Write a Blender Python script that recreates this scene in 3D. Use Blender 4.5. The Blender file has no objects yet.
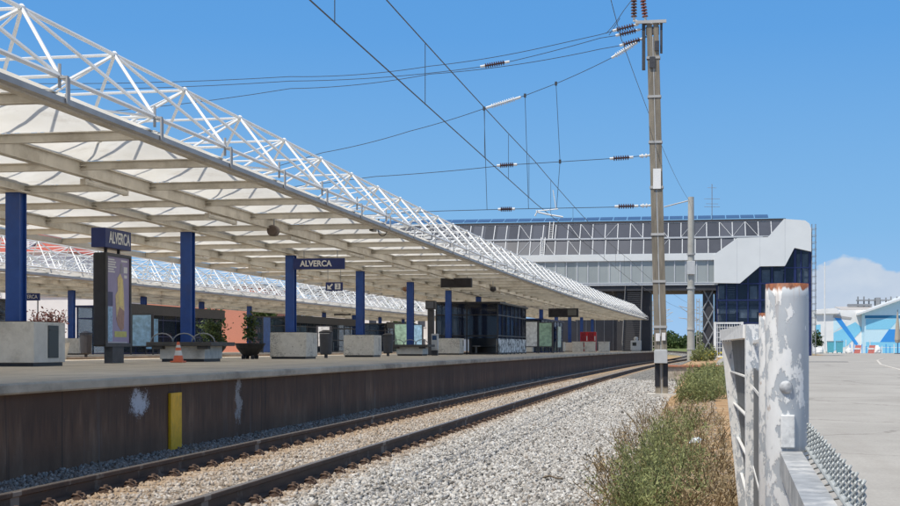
import bpy, math, random
import numpy as np
from mathutils import Vector, Matrix

random.seed(7)
RNG = np.random.default_rng(11)
S = bpy.context.scene
COL = S.collection
R = math.radians

# ------------------------------------------------------------------ camera
TH = R(10.2)
CT, ST = math.cos(TH), math.sin(TH)
CAMZ = 1.25
FPX = 1362.0
cam = bpy.data.cameras.new("camera")
cam.sensor_width = 36.0
cam.lens = FPX / 900.0 * 36.0
cam.shift_y = 95.0 / 900.0
cam.clip_start = 0.05
cam.clip_end = 6000
camo = bpy.data.objects.new("camera", cam)
COL.objects.link(camo)
camo.location = (0, 0, CAMZ)
camo.rotation_euler = (R(90), 0, TH)
S.camera = camo


def at(px, py, Y):
    """world point standing on the cross plane y = Y that the photograph shows at px, py"""
    t = (px - 450.0) / FPX
    z = Y / (CT + ST * t)
    return Vector((z * (CT * t - ST), Y, CAMZ + (348.0 - py) * z / FPX))


def cur(y):
    """sideways drift of the gently curving line"""
    return max(0.0, y - 30.0) ** 2 / 5200.0 if y > 30 else 0.0


# ------------------------------------------------------------------ materials
def new_mat(name):
    m = bpy.data.materials.new(name)
    m.use_nodes = True
    nt = m.node_tree
    b = nt.nodes["Principled BSDF"]
    return m, nt, b


def N(nt, kind, **kw):
    n = nt.nodes.new(kind)
    for k, v in kw.items():
        if k in n.inputs:
            n.inputs[k].default_value = v
        else:
            setattr(n, k, v)
    return n


def ramp(nt, stops):
    n = nt.nodes.new("ShaderNodeValToRGB")
    cr = n.color_ramp
    while len(cr.elements) > 1:
        cr.elements.remove(cr.elements[-1])
    cr.elements[0].position = stops[0][0]
    cr.elements[0].color = c4(stops[0][1])
    for p, c in stops[1:]:
        e = cr.elements.new(p)
        e.color = c4(c)
    return n


def c4(c):
    if isinstance(c, (int, float)):
        return (c, c, c, 1)
    return (c[0], c[1], c[2], 1)


def mixc(nt, fac, a, b, blend="MIX"):
    n = nt.nodes.new("ShaderNodeMix")
    n.data_type = "RGBA"
    n.blend_type = blend
    for sock, v in ((n.inputs[0], fac), (n.inputs[6], a), (n.inputs[7], b)):
        if isinstance(v, bpy.types.NodeSocket):
            nt.links.new(v, sock)
        elif sock == n.inputs[0]:
            sock.default_value = v
        else:
            sock.default_value = c4(v)
    return n.outputs[2]


def math_n(nt, op, a, b=None, c=None, clamp=False):
    n = nt.nodes.new("ShaderNodeMath")
    n.operation = op
    n.use_clamp = clamp
    for i, v in enumerate((a, b, c)):
        if v is None:
            continue
        if isinstance(v, bpy.types.NodeSocket):
            nt.links.new(v, n.inputs[i])
        else:
            n.inputs[i].default_value = v
    return n.outputs[0]


def coords(nt, scale=(1, 1, 1), world=False):
    if world:
        o = nt.nodes.new("ShaderNodeNewGeometry").outputs["Position"]
    else:
        o = nt.nodes.new("ShaderNodeTexCoord").outputs["Object"]
    mp = nt.nodes.new("ShaderNodeMapping")
    mp.inputs["Scale"].default_value = scale
    nt.links.new(o, mp.inputs["Vector"])
    return mp.outputs[0]


def noise(nt, vec, scale, detail=4, rough=.55, out=0):
    n = N(nt, "ShaderNodeTexNoise")
    n.inputs["Scale"].default_value = scale
    n.inputs["Detail"].default_value = detail
    n.inputs["Roughness"].default_value = rough
    nt.links.new(vec, n.inputs["Vector"])
    return n.outputs[out]


MATS = {}


def mat(name, col, rough=.6, metal=0.0, var=.18, scale=6.0, stretch=(1, 1, 1), bump=.0, spec=.4, dirt=None, dirt_amt=.5, world=True):
    """plain surface with uneven tone, optional dirt patches"""
    m, nt, b = new_mat(name)
    v = coords(nt, stretch, world)
    f = noise(nt, v, scale, 6, .6)
    dk = tuple(c * (1 - var) for c in col)
    lt = tuple(min(1, c * (1 + var)) for c in col)
    r = ramp(nt, [(.3, dk), (.7, lt)])
    nt.links.new(f, r.inputs[0])
    out = r.outputs[0]
    if dirt:
        f2 = noise(nt, v, scale * .37, 8, .68)
        r2 = ramp(nt, [(.5, 0.0), (.68, dirt_amt)])
        nt.links.new(f2, r2.inputs[0])
        out = mixc(nt, r2.outputs[0], out, dirt)
    nt.links.new(out, b.inputs["Base Color"])
    b.inputs["Roughness"].default_value = rough
    b.inputs["Metallic"].default_value = metal
    b.inputs["Specular IOR Level"].default_value = spec
    if bump:
        f3 = noise(nt, v, scale * 5, 4, .6)
        bp = N(nt, "ShaderNodeBump")
        bp.inputs["Strength"].default_value = bump
        bp.inputs["Distance"].default_value = .02
        nt.links.new(f3, bp.inputs["Height"])
        nt.links.new(bp.outputs[0], b.inputs["Normal"])
    MATS[name] = m
    return m


white_steel = mat("white_painted_steel", (.80, .80, .78), .45, var=.05, scale=2, dirt=(.5, .48, .44), dirt_amt=.35)
cream_steel = mat("cream_painted_steel", (.66, .62, .54), .55, var=.10, scale=3, dirt=(.27, .23, .17), dirt_amt=.55)
zinc = mat("galvanised_gutter", (.45, .445, .43), .55, .0, var=.12, scale=2, dirt=(.25, .22, .2), dirt_amt=.4)
blue_paint = mat("blue_painted_column", (.018, .066, .27), .38, var=.16, scale=3, dirt=(.05, .06, .12), dirt_amt=.4)
navy_paint = mat("navy_sign", (.015, .03, .14), .4, var=.08)
white_letter = mat("white_lettering", (.75, .75, .73), .5, var=.03)
black_metal = mat("black_metal", (.022, .022, .026), .45, var=.2)
dark_grey = mat("dark_grey_metal", (.06, .06, .065), .5, var=.2)
mid_grey = mat("grey_metal", (.28, .29, .30), .5, .2, var=.15)
concrete = mat("planter_concrete", (.63, .60, .54), .85, var=.10, scale=5, bump=.25, dirt=(.26, .235, .2), dirt_amt=.55)
slab_grey = mat("seat_slab", (.07, .065, .06), .6, var=.2)
mast_conc = mat("mast_steel", (.235, .205, .16), .75, var=.32, scale=3, stretch=(3, 3, .4), dirt=(.14, .12, .09), dirt_amt=.65, bump=.1)
mast_grey = mat("concrete_pole", (.42, .41, .37), .8, var=.12, scale=2, dirt=(.28, .26, .22), dirt_amt=.5)
wire_mat = mat("wire_copper", (.07, .075, .08), .5, .4, var=.1)
ins_brown = mat("insulator_brown", (.09, .045, .04), .3, var=.15)
ins_white = mat("insulator_white", (.72, .72, .70), .35, var=.05)
yellow_p = mat("yellow_paint", (.88, .47, .015), .55, var=.14, scale=8, dirt=(.3, .19, .05), dirt_amt=.7)
orange_p = mat("cone_orange", (.70, .16, .07), .55, var=.12)
cone_w = mat("cone_white_band", (.7, .68, .64), .5, var=.08)
red_p = mat("red_machine", (.42, .015, .022), .4, var=.06)
salmon = mat("salmon_render", (.62, .27, .19), .85, var=.06)
white_wall = mat("white_render", (.82, .81, .79), .85, var=.05, scale=.6, dirt=(.5, .48, .45), dirt_amt=.3)
roof_red = mat("red_roof_tile", (.40, .10, .07), .8, var=.2, scale=2)
orange_wall = mat("orange_render", (.62, .28, .12), .85, var=.1)
grey_wall = mat("grey_render", (.30, .30, .31), .8, var=.08, scale=.5)
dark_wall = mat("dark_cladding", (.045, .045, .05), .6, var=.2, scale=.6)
roof_grey = mat("grey_roof_sheet", (.44, .42, .40), .7, var=.06)
clad_white = mat("white_cladding", (.70, .72, .715), .4, var=.04, scale=.4, spec=.5, dirt=(.5, .52, .5), dirt_amt=.25)
frame_grey = mat("bridge_frame", (.52, .54, .56), .5, var=.06)
dark_glass = mat("dark_roof_glass", (.058, .063, .078), .18, var=.25, scale=.3, spec=.5)
grey_glass = mat("grey_glazing", (.33, .36, .355), .18, var=.2, scale=.25, spec=.6)
blue_frame = mat("blue_frame", (.014, .024, .10), .4, var=.15)
def pane_mat(name, a, b_, bay, rough):
    m, nt, b = new_mat(name)
    sx = N(nt, "ShaderNodeSeparateXYZ"); nt.links.new(coords(nt, (1, 1, 1), True), sx.inputs[0])
    wn = N(nt, "ShaderNodeTexWhiteNoise"); wn.noise_dimensions = "1D"
    nt.links.new(math_n(nt, "FLOOR", math_n(nt, "MULTIPLY", sx.outputs[0], 1 / bay)), wn.inputs["W"])
    nz_ = noise(nt, coords(nt, (1, 1, 1), True), .7, 5, .6)
    f_ = math_n(nt, "ADD", math_n(nt, "MULTIPLY", wn.outputs["Value"], .6), math_n(nt, "MULTIPLY", nz_, .4))
    r_ = ramp(nt, [(.15, a), (.85, b_)]); nt.links.new(f_, r_.inputs[0])
    nt.links.new(r_.outputs[0], b.inputs["Base Color"])
    b.inputs["Roughness"].default_value = rough
    b.inputs["Specular IOR Level"].default_value = .5
    return m


dark_glass = pane_mat("dark_roof_glass", (.042, .047, .060), (.085, .093, .115), 1.42, .22)
grey_glass = pane_mat("grey_glazing", (.26, .285, .285), (.40, .43, .42), 1.22, .2)
solar_blue = mat("solar_panel", (.03, .07, .16), .2, var=.2)
mural_light = mat("mural_light_blue", (.24, .61, .82), .8, var=.05)
mural_mid = mat("mural_mid_blue", (.045, .30, .74), .8, var=.05)
mural_dark = mat("mural_dark_blue", (.03, .19, .36), .8, var=.05)
mural_pale = mat("mural_pale_blue", (.58, .80, .88), .8, var=.04)
teal_p = mat("teal_bin", (.11, .42, .50), .5, var=.1)
beige_cloth = mat("beige_cloth", (.42, .37, .30), .9, var=.1)
terracotta = mat("red_brick_cap", (.48, .20, .12), .85, var=.2, scale=9, dirt=(.32, .26, .2), dirt_amt=.8)
bark = mat("bark", (.13, .10, .07), .9, var=.3, scale=12)
stem_green = mat("weed_stem", (.15, .15, .07), .85, var=.25)
cushion_grey = mat("grey_plaque", (.03, .035, .035), .4, var=.1)
bin_grey = mat("light_grey_box", (.50, .51, .51), .5, var=.08)
bowl_black = mat("black_pot", (.02, .02, .02), .5, var=.2)
led_red = None


def emis(name, col, st):
    m, nt, b = new_mat(name)
    b.inputs["Base Color"].default_value = c4(col)
    b.inputs["Emission Color"].default_value = c4(col)
    b.inputs["Emission Strength"].default_value = st
    return m


led_red = emis("led_red", (1, .05, .03), 2.0)


def leaf_mat(name, a, b_, rough=.6, transl=.25):
    m, nt, b = new_mat(name)
    at_ = N(nt, "ShaderNodeAttribute")
    at_.attribute_name = "tint"
    r = ramp(nt, [(0, a), (1, b_)])
    nt.links.new(at_.outputs["Fac"], r.inputs[0])
    nt.links.new(r.outputs[0], b.inputs["Base Color"])
    b.inputs["Roughness"].default_value = rough
    b.inputs["Specular IOR Level"].default_value = .25
    tr = N(nt, "ShaderNodeBsdfTranslucent")
    nt.links.new(r.outputs[0], tr.inputs["Color"])
    mx = N(nt, "ShaderNodeMixShader")
    mx.inputs[0].default_value = transl
    nt.links.new(b.outputs[0], mx.inputs[1])
    nt.links.new(tr.outputs[0], mx.inputs[2])
    nt.links.new(mx.outputs[0], nt.nodes["Material Output"].inputs["Surface"])
    return m


leaf_weed = leaf_mat("weed_leaves", (.085, .11, .035), (.36, .38, .16))
leaf_dry = leaf_mat("dry_weed", (.20, .14, .07), (.56, .44, .26))
leaf_tree = leaf_mat("tree_leaves", (.03, .055, .02), (.11, .16, .05))
leaf_pot = leaf_mat("shrub_leaves", (.03, .05, .02), (.10, .14, .05))
leaf_red = leaf_mat("red_leaves", (.09, .03, .03), (.26, .11, .09))
leaf_yel = leaf_mat("yellow_flowers", (.55, .42, .03), (.75, .62, .08))
stone_mat, nt, b = new_mat("ballast_stone")
at_ = N(nt, "ShaderNodeAttribute"); at_.attribute_name = "tint"
rp = ramp(nt, [(0, (.055, .05, .045)), (.2, (.21, .20, .185)), (.5, (.40, .385, .36)), (.8, (.53, .515, .485)), (1, (.68, .67, .64))])
nt.links.new(at_.outputs["Fac"], rp.inputs[0])
at2 = N(nt, "ShaderNodeAttribute"); at2.attribute_name = "rust"
o = mixc(nt, at2.outputs["Fac"], rp.outputs[0], (.40, .29, .19))
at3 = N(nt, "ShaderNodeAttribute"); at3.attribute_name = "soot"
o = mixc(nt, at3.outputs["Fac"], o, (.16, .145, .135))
fz = noise(nt, coords(nt, (1, 1, 1), True), 55, 4, .65)
rz_ = ramp(nt, [(.3, .78), (.7, 1.0)])
nt.links.new(fz, rz_.inputs[0])
o = mixc(nt, 1.0, o, rz_.outputs[0], "MULTIPLY")
nt.links.new(o, b.inputs["Base Color"])
b.inputs["Roughness"].default_value = .9
b.inputs["Specular IOR Level"].default_value = .2

# membrane: white woven fabric lets daylight through
membrane, nt, b = new_mat("translucent_membrane")
v = coords(nt, (1, 1, 1), True)
f = noise(nt, v, .9, 6, .6)
r = ramp(nt, [(.35, (.79, .765, .70)), (.65, (.90, .885, .84))])
nt.links.new(f, r.inputs[0])
sm_ = N(nt, "ShaderNodeSeparateXYZ"); nt.links.new(v, sm_.inputs[0])
cell = N(nt, "ShaderNodeTexWhiteNoise"); cell.noise_dimensions = "1D"
nt.links.new(math_n(nt, "FLOOR", math_n(nt, "MULTIPLY", math_n(nt, "ADD", sm_.outputs[1], 2.35), 1 / 3.0)), cell.inputs["W"])
cr_ = ramp(nt, [(0, .84), (1, 1.0)]); nt.links.new(cell.outputs["Value"], cr_.inputs[0])
mc = mixc(nt, 1.0, r.outputs[0], cr_.outputs[0], "MULTIPLY")
seam = math_n(nt, "ABSOLUTE", math_n(nt, "SUBTRACT", math_n(nt, "FRACT", math_n(nt, "MULTIPLY", math_n(nt, "ADD", sm_.outputs[1], 2.35), 1.0)), .5))
seam = math_n(nt, "GREATER_THAN", seam, .488)
mc = mixc(nt, math_n(nt, "MULTIPLY", seam, .35), mc, (.45, .42, .37))
st2 = noise(nt, coords(nt, (1, 1.6, 1), True), 1.7, 7, .7)
sr2 = ramp(nt, [(.56, 0.0), (.72, .45)]); nt.links.new(st2, sr2.inputs[0])
mc = mixc(nt, sr2.outputs[0], mc, (.52, .47, .39))
nt.links.new(mc, b.inputs["Base Color"])
b.inputs["Roughness"].default_value = .7
b.inputs["Specular IOR Level"].default_value = .2
tr = N(nt, "ShaderNodeBsdfTranslucent")
nt.links.new(mc, tr.inputs["Color"])
mx = N(nt, "ShaderNodeMixShader"); mx.inputs[0].default_value = .55
nt.links.new(b.outputs[0], mx.inputs[1]); nt.links.new(tr.outputs[0], mx.inputs[2])
nt.links.new(mx.outputs[0], nt.nodes["Material Output"].inputs["Surface"])


def glass_mat(name, col, alpha, rough=.03):
    m, nt, b = new_mat(name)
    b.inputs["Base Color"].default_value = c4(col)
    b.inputs["Roughness"].default_value = rough
    b.inputs["Specular IOR Level"].default_value = .6
    t = N(nt, "ShaderNodeBsdfTransparent")
    t.inputs[0].default_value = c4((.75, .8, .85))
    mx = N(nt, "ShaderNodeMixShader")
    v = coords(nt, (1, 1, 1), True)
    f = noise(nt, v, 1.3, 4, .6)
    rr = ramp(nt, [(.3, alpha * .8), (.7, min(1, alpha * 1.25))])
    nt.links.new(f, rr.inputs[0])
    nt.links.new(rr.outputs[0], mx.inputs[0])
    nt.links.new(t.outputs[0], mx.inputs[1])
    nt.links.new(b.outputs[0], mx.inputs[2])
    nt.links.new(mx.outputs[0], nt.nodes["Material Output"].inputs["Surface"])
    return m


glass_dark = glass_mat("smoked_glass", (.02, .025, .045), .48)
glass_clear = glass_mat("shelter_glass", (.10, .13, .16), .20)
glass_navy = glass_mat("navy_facade_glass", (.04, .06, .10), .26)

# graffiti panel
graffiti, nt, b = new_mat("scribbled_panel")
v = coords(nt, (1, 1, 1), True)
f = noise(nt, v, 2.6, 3, .5)
w = math_n(nt, "ABSOLUTE", math_n(nt, "SUBTRACT", f, .5))
r = ramp(nt, [(.045, (.03, .03, .03)), (.06, (.74, .74, .72))])
nt.links.new(w, r.inputs[0])
nt.links.new(r.outputs[0], b.inputs["Base Color"])
# faint scribbles on planter concrete
scrib_conc, nt, b = new_mat("scribbled_concrete")
v = coords(nt, (1, 1, 1), True)
f = noise(nt, v, 7.5, 5, .6)
w = math_n(nt, "ABSOLUTE", math_n(nt, "SUBTRACT", f, .5))
m1 = ramp(nt, [(.010, 1.0), (.02, 0.0)])
nt.links.new(w, m1.inputs[0])
f2 = noise(nt, v, 1.1, 2, .5)
m2 = ramp(nt, [(.48, 0.0), (.53, .8)])
nt.links.new(f2, m2.inputs[0])
f3 = noise(nt, v, 7, 6, .65)
base = ramp(nt, [(.3, (.54, .51, .45)), (.7, (.68, .65, .585))])
nt.links.new(f3, base.inputs[0])
k = math_n(nt, "MULTIPLY", m1.outputs[0], m2.outputs[0])
f4 = noise(nt, v, 16, 3, .6)
m4 = ramp(nt, [(.62, 0.0), (.68, .7)])
nt.links.new(f4, m4.inputs[0])
o = mixc(nt, m4.outputs[0], base.outputs[0], (.20, .18, .15))
nt.links.new(mixc(nt, k, o, (.09, .08, .07)), b.inputs["Base Color"])
b.inputs["Roughness"].default_value = .85

# peeling paint on galvanised steel, rust rim on top of the post
peel, nt, b = new_mat("peeling_paint_steel")
v = coords(nt, (1, 1, .45), False)
f = noise(nt, v, 23, 8, .7)
f2 = noise(nt, v, 60, 4, .6)
mixf = math_n(nt, "ADD", math_n(nt, "MULTIPLY", f, .66), math_n(nt, "MULTIPLY", f2, .34))
sepn = N(nt, "ShaderNodeSeparateXYZ"); nt.links.new(nt.nodes.new("ShaderNodeTexCoord").outputs["Object"], sepn.inputs[0])
mixf = math_n(nt, "SUBTRACT", mixf, math_n(nt, "MULTIPLY", sepn.outputs[0], 1.1))
edge = ramp(nt, [(.502, 0.0), (.522, 1.0)])
nt.links.new(mixf, edge.inputs[0])
steel = ramp(nt, [(.3, (.37, .40, .43)), (.7, (.54, .57, .59))])
nt.links.new(noise(nt, v, 9, 5, .6), steel.inputs[0])
paint = ramp(nt, [(.3, (.74, .74, .72)), (.7, (.84, .84, .82))])
nt.links.new(f2, paint.inputs[0])
o = mixc(nt, edge.outputs[0], steel.outputs[0], paint.outputs[0])
sep = N(nt, "ShaderNodeSeparateXYZ")
nt.links.new(nt.nodes.new("ShaderNodeTexCoord").outputs["Object"], sep.inputs[0])
rz = math_n(nt, "ADD", sep.outputs[2], math_n(nt, "MULTIPLY", math_n(nt, "SUBTRACT", noise(nt, coords(nt, (1, 1, .3)), 45, 4, .6), .5), .05))
rr = ramp(nt, [(.0, 0.0), (1.0, 1.0)])
rm = math_n(nt, "MULTIPLY", math_n(nt, "ADD", rz, .014), 220.0, clamp=True)
rustc = ramp(nt, [(.35, (.11, .035, .018)), (.65, (.36, .125, .05))])
nt.links.new(noise(nt, v, 70, 4, .6), rustc.inputs[0])
o = mixc(nt, rm, o, rustc.outputs[0])
run = noise(nt, coords(nt, (1, 1, .03)), 60, 5, .7)
runm = math_n(nt, "MULTIPLY", math_n(nt, "ADD", math_n(nt, "MULTIPLY", math_n(nt, "SUBTRACT", run, .52), 1.2), math_n(nt, "MULTIPLY", sep.outputs[2], 1.1)), 6.0, clamp=True)
o = mixc(nt, math_n(nt, "MULTIPLY", runm, .7), o, (.36, .20, .11))
rs = ramp(nt, [(.66, 0.0), (.70, 1.0)])
nt.links.new(noise(nt, v, 30, 5, .6), rs.inputs[0])
o = mixc(nt, math_n(nt, "MULTIPLY", rs.outputs[0], .55), o, (.34, .22, .14))
nt.links.new(o, b.inputs["Base Color"])
b.inputs["Roughness"].default_value = .6
bp = N(nt, "ShaderNodeBump"); bp.inputs["Strength"].default_value = .5; bp.inputs["Distance"].default_value = .002
nt.links.new(edge.outputs[0], bp.inputs["Height"]); nt.links.new(bp.outputs[0], b.inputs["Normal"])
sheet_grey = mat("streaked_sheet", (.15, .158, .162), .6, .2, var=.45, scale=7, stretch=(4, 4, .35), dirt=(.10, .10, .10), dirt_amt=.7)
mesh_zinc = mat("zinc_mesh", (.40, .42, .41), .65, .1, var=.15, scale=40)

# ------------------------------------------------------------------ mesh builder


class MB:
    def __init__(self):
        self.v = []
        self.f = []
        self.m = []

    def add(self, vs, fs, mi=0):
        o = len(self.v)
        self.v.extend([tuple(p) for p in vs])
        for f in fs:
            self.f.append(tuple(i + o for i in f))
            self.m.append(mi)
        return self

    def box(self, c, s, rz=0.0, mi=0, taper=1.0):
        x, y, z = s[0] / 2, s[1] / 2, s[2] / 2
        ca, sa = math.cos(rz), math.sin(rz)
        vs = []
        for dz in (-1, 1):
            k = taper if dz > 0 else 1.0
            for dx, dy in ((-1, -1), (1, -1), (1, 1), (-1, 1)):
                px, py = dx * x * k, dy * y * k
                vs.append((c[0] + px * ca - py * sa, c[1] + px * sa + py * ca, c[2] + dz * z))
        fs = [(3, 2, 1, 0), (4, 5, 6, 7), (0, 1, 5, 4), (1, 2, 6, 5), (2, 3, 7, 6), (3, 0, 4, 7)]
        return self.add(vs, fs, mi)

    def bb(self, a, b, mi=0):
        return self.box([(a[i] + b[i]) / 2 for i in range(3)], [abs(b[i] - a[i]) for i in range(3)], 0, mi)

    def tube(self, p, q, r, n=6, mi=0, r2=None, caps=True):
        p, q = Vector(p), Vector(q)
        d = q - p
        if d.length < 1e-6:
            return self
        d.normalize()
        u = d.orthogonal().normalized()
        w = d.cross(u)
        r2 = r if r2 is None else r2
        vs = []
        for c, rr in ((p, r), (q, r2)):
            for i in range(n):
                a = 2 * math.pi * i / n
                vs.append(c + u * (rr * math.cos(a)) + w * (rr * math.sin(a)))
        fs = [(i, (i + 1) % n, n + (i + 1) % n, n + i) for i in range(n)]
        if caps:
            fs += [tuple(reversed(range(n))), tuple(range(n, 2 * n))]
        return self.add(vs, fs, mi)

    def wire(self, pts, r, n=5, mi=0):
        pts = [Vector(p) for p in pts]
        vs, fs = [], []
        for k, p in enumerate(pts):
            d = (pts[min(k + 1, len(pts) - 1)] - pts[max(k - 1, 0)]).normalized()
            u = d.cross(Vector((0, 0, 1)))
            if u.length < 1e-4:
                u = d.cross(Vector((1, 0, 0)))
            u.normalize()
            w = u.cross(d)
            for i in range(n):
                a = 2 * math.pi * i / n
                vs.append(p + u * (r * math.cos(a)) + w * (r * math.sin(a)))
        for k in range(len(pts) - 1):
            for i in range(n):
                fs.append((k * n + i, k * n + (i + 1) % n, (k + 1) * n + (i + 1) % n, (k + 1) * n + i))
        fs += [tuple(range(n)), tuple(reversed(range((len(pts) - 1) * n, len(pts) * n)))]
        return self.add(vs, fs, mi)

    def lathe(self, p, q, prof, n=12, mi=0):
        """prof: (t along p->q, radius)"""
        p, q = Vector(p), Vector(q)
        d = (q - p)
        L = d.length
        d.normalize()
        u = d.orthogonal().normalized()
        w = d.cross(u)
        vs, fs = [], []
        for t, rr in prof:
            c = p + d * (L * t)
            for i in range(n):
                a = 2 * math.pi * i / n
                vs.append(c + u * (rr * math.cos(a)) + w * (rr * math.sin(a)))
        for k in range(len(prof) - 1):
            for i in range(n):
                fs.append((k * n + i, k * n + (i + 1) % n, (k + 1) * n + (i + 1) % n, (k + 1) * n + i))
        fs += [tuple(reversed(range(n))), tuple(range((len(prof) - 1) * n, len(prof) * n))]
        return self.add(vs, fs, mi)

    def prism(self, outline, ext, mi=0):
        """outline: planar 3d points, ext: extrusion vector"""
        n = len(outline)
        e = Vector(ext)
        vs = [Vector(p) for p in outline] + [Vector(p) + e for p in outline]
        fs = [tuple(reversed(range(n))), tuple(range(n, 2 * n))]
        fs += [(i, (i + 1) % n, n + (i + 1) % n, n + i) for i in range(n)]
        return self.add(vs, fs, mi)

    def sweep(self, prof, path, mi=0, caps=True, closed=True):
        """prof: (u sideways, z); path: (x, y, z)"""
        n = len(prof)
        vs, fs = [], []
        P = [Vector(p) for p in path]
        for k, p in enumerate(P):
            d = P[min(k + 1, len(P) - 1)] - P[max(k - 1, 0)]
            d.z = 0
            d.normalize()
            s = Vector((d.y, -d.x, 0))
            for u, z in prof:
                vs.append(p + s * u + Vector((0, 0, z)))
        e = n if closed else n - 1
        for k in range(len(P) - 1):
            for i in range(e):
                fs.append((k * n + i, k * n + (i + 1) % n, (k + 1) * n + (i + 1) % n, (k + 1) * n + i))
        if caps and closed:
            fs += [tuple(range(n)), tuple(reversed(range((len(P) - 1) * n, len(P) * n)))]
        return self.add(vs, fs, mi)

    def build(self, name, mats, parent=None, origin=None, smooth=False, bevel=0.0):
        if not isinstance(mats, (list, tuple)):
            mats = [mats]
        if origin is None:
            origin = Vector(parent["_o"]) if (parent is not None and "_o" in parent.keys()) else Vector((0, 0, 0))
        me = bpy.data.meshes.new(name)
        ox, oy, oz = origin
        me.from_pydata([(x - ox, y - oy, z - oz) for x, y, z in self.v], [], self.f)
        for mm in mats:
            me.materials.append(mm)
        if len(mats) > 1:
            me.polygons.foreach_set("material_index", self.m)
        import bmesh
        bm = bmesh.new(); bm.from_mesh(me)
        bmesh.ops.recalc_face_normals(bm, faces=bm.faces)
        bm.to_mesh(me); bm.free()
        if smooth:
            me.polygons.foreach_set("use_smooth", [True] * len(me.polygons))
        ob = bpy.data.objects.new(name, me)
        COL.objects.link(ob)
        if parent is not None:
            ob.parent = parent
            ob["_o"] = list(origin)
        else:
            ob.location = origin
            ob["_o"] = list(origin)
        if bevel:
            bv = ob.modifiers.new("bevel", "BEVEL")
            bv.width = bevel
            bv.segments = 2
            bv.limit_method = "ANGLE"
        return ob


def np_mesh(name, verts, tris, mats, parent=None, attrs=None, location=(0, 0, 0), smooth=False):
    me = bpy.data.meshes.new(name)
    nv, nf = len(verts), len(tris)
    k = tris.shape[1]
    me.vertices.add(nv)
    me.vertices.foreach_set("co", np.asarray(verts, dtype=np.float32).ravel())
    me.loops.add(nf * k)
    me.loops.foreach_set("vertex_index", np.asarray(tris, dtype=np.int32).ravel())
    me.polygons.add(nf)
    me.polygons.foreach_set("loop_start", np.arange(0, nf * k, k, dtype=np.int32))
    me.polygons.foreach_set("loop_total", np.full(nf, k, dtype=np.int32))
    me.update(calc_edges=True)
    me.validate()
    for a, vals in (attrs or {}).items():
        at = me.attributes.new(a, "FLOAT", "POINT")
        at.data.foreach_set("value", np.asarray(vals, dtype=np.float32))
    me.materials.append(mats)
    if smooth:
        me.polygons.foreach_set("use_smooth", [True] * nf)
    ob = bpy.data.objects.new(name, me)
    COL.objects.link(ob)
    ob.location = location
    if parent is not None:
        ob.parent = parent
    return ob


def tag(o, label=None, cat=None, group=None, kind=None):
    if label: o["label"] = label
    if cat: o["category"] = cat
    if group: o["group"] = group
    if kind: o["kind"] = kind
    return o


def thing(name, loc, label, cat, group=None, rz=0.0):
    o = bpy.data.objects.new(name, None)
    o.empty_display_size = .2
    COL.objects.link(o)
    o.location = loc
    o.rotation_euler = (0, 0, rz)
    o["_o"] = list(loc)
    return tag(o, label, cat, group)


def local(name, loc, label, cat, group=None, rz=0.0):
    """thing whose parts are modelled round the origin"""
    o = thing(name, loc, label, cat, group, rz)
    o["_o"] = [0, 0, 0]
    return o


def dup(root, loc, label=None, rz=None):
    r = root.copy()
    COL.objects.link(r)
    r.location = loc
    if rz is not None: r.rotation_euler = (0, 0, rz)
    if label: r["label"] = label
    for ch in list(root.children):
        c = ch.copy(); COL.objects.link(c); c.parent = r
        for g in list(ch.children):
            d = g.copy(); COL.objects.link(d); d.parent = c
    return r


def text_mesh(name, s, size, loc, rot, m, parent, extrude=.004, squash=1.0, bold=.0):
    c = bpy.data.curves.new(name, "FONT")
    c.body = s
    c.size = size
    c.extrude = extrude
    c.offset = bold
    c.align_x = "CENTER"
    c.align_y = "CENTER"
    tmp = bpy.data.objects.new("tmp_text", c)
    COL.objects.link(tmp)
    bpy.context.view_layer.update()
    dg = bpy.context.evaluated_depsgraph_get()
    me = bpy.data.meshes.new_from_object(tmp.evaluated_get(dg))
    bpy.data.objects.remove(tmp)
    me.materials.clear()
    me.materials.append(m)
    o = bpy.data.objects.new(name, me)
    COL.objects.link(o)
    o.location = loc
    o.rotation_euler = rot
    o.scale = (squash, 1, 1)
    o.parent = parent
    return o


# ------------------------------------------------------------------ leaves
def leaf_cloud(name, centers, normals_up, size, m, parent=None, aspect=.45, loc=(0, 0, 0), tint=None):
    """one small rhombic leaf at each centre"""
    n = len(centers)
    d = RNG.normal(size=(n, 3)); d[:, 2] += normals_up
    d /= np.linalg.norm(d, axis=1)[:, None]
    a = RNG.normal(size=(n, 3))
    s = np.cross(d, a); s /= np.linalg.norm(s, axis=1)[:, None]
    L = size * RNG.uniform(.6, 1.3, n)[:, None]
    c = np.asarray(centers)
    v = np.stack([c, c + d * L * .5 + s * L * aspect * .5, c + d * L, c + d * L * .5 - s * L * aspect * .5], 1).reshape(-1, 3)
    f = np.arange(4 * n).reshape(n, 4)
    t = RNG.uniform(0, 1, n) if tint is None else np.clip(tint + RNG.normal(0, .18, n), 0, 1)
    return np_mesh(name, v, f, m, parent, {"tint": np.repeat(t, 4)}, loc)


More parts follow.
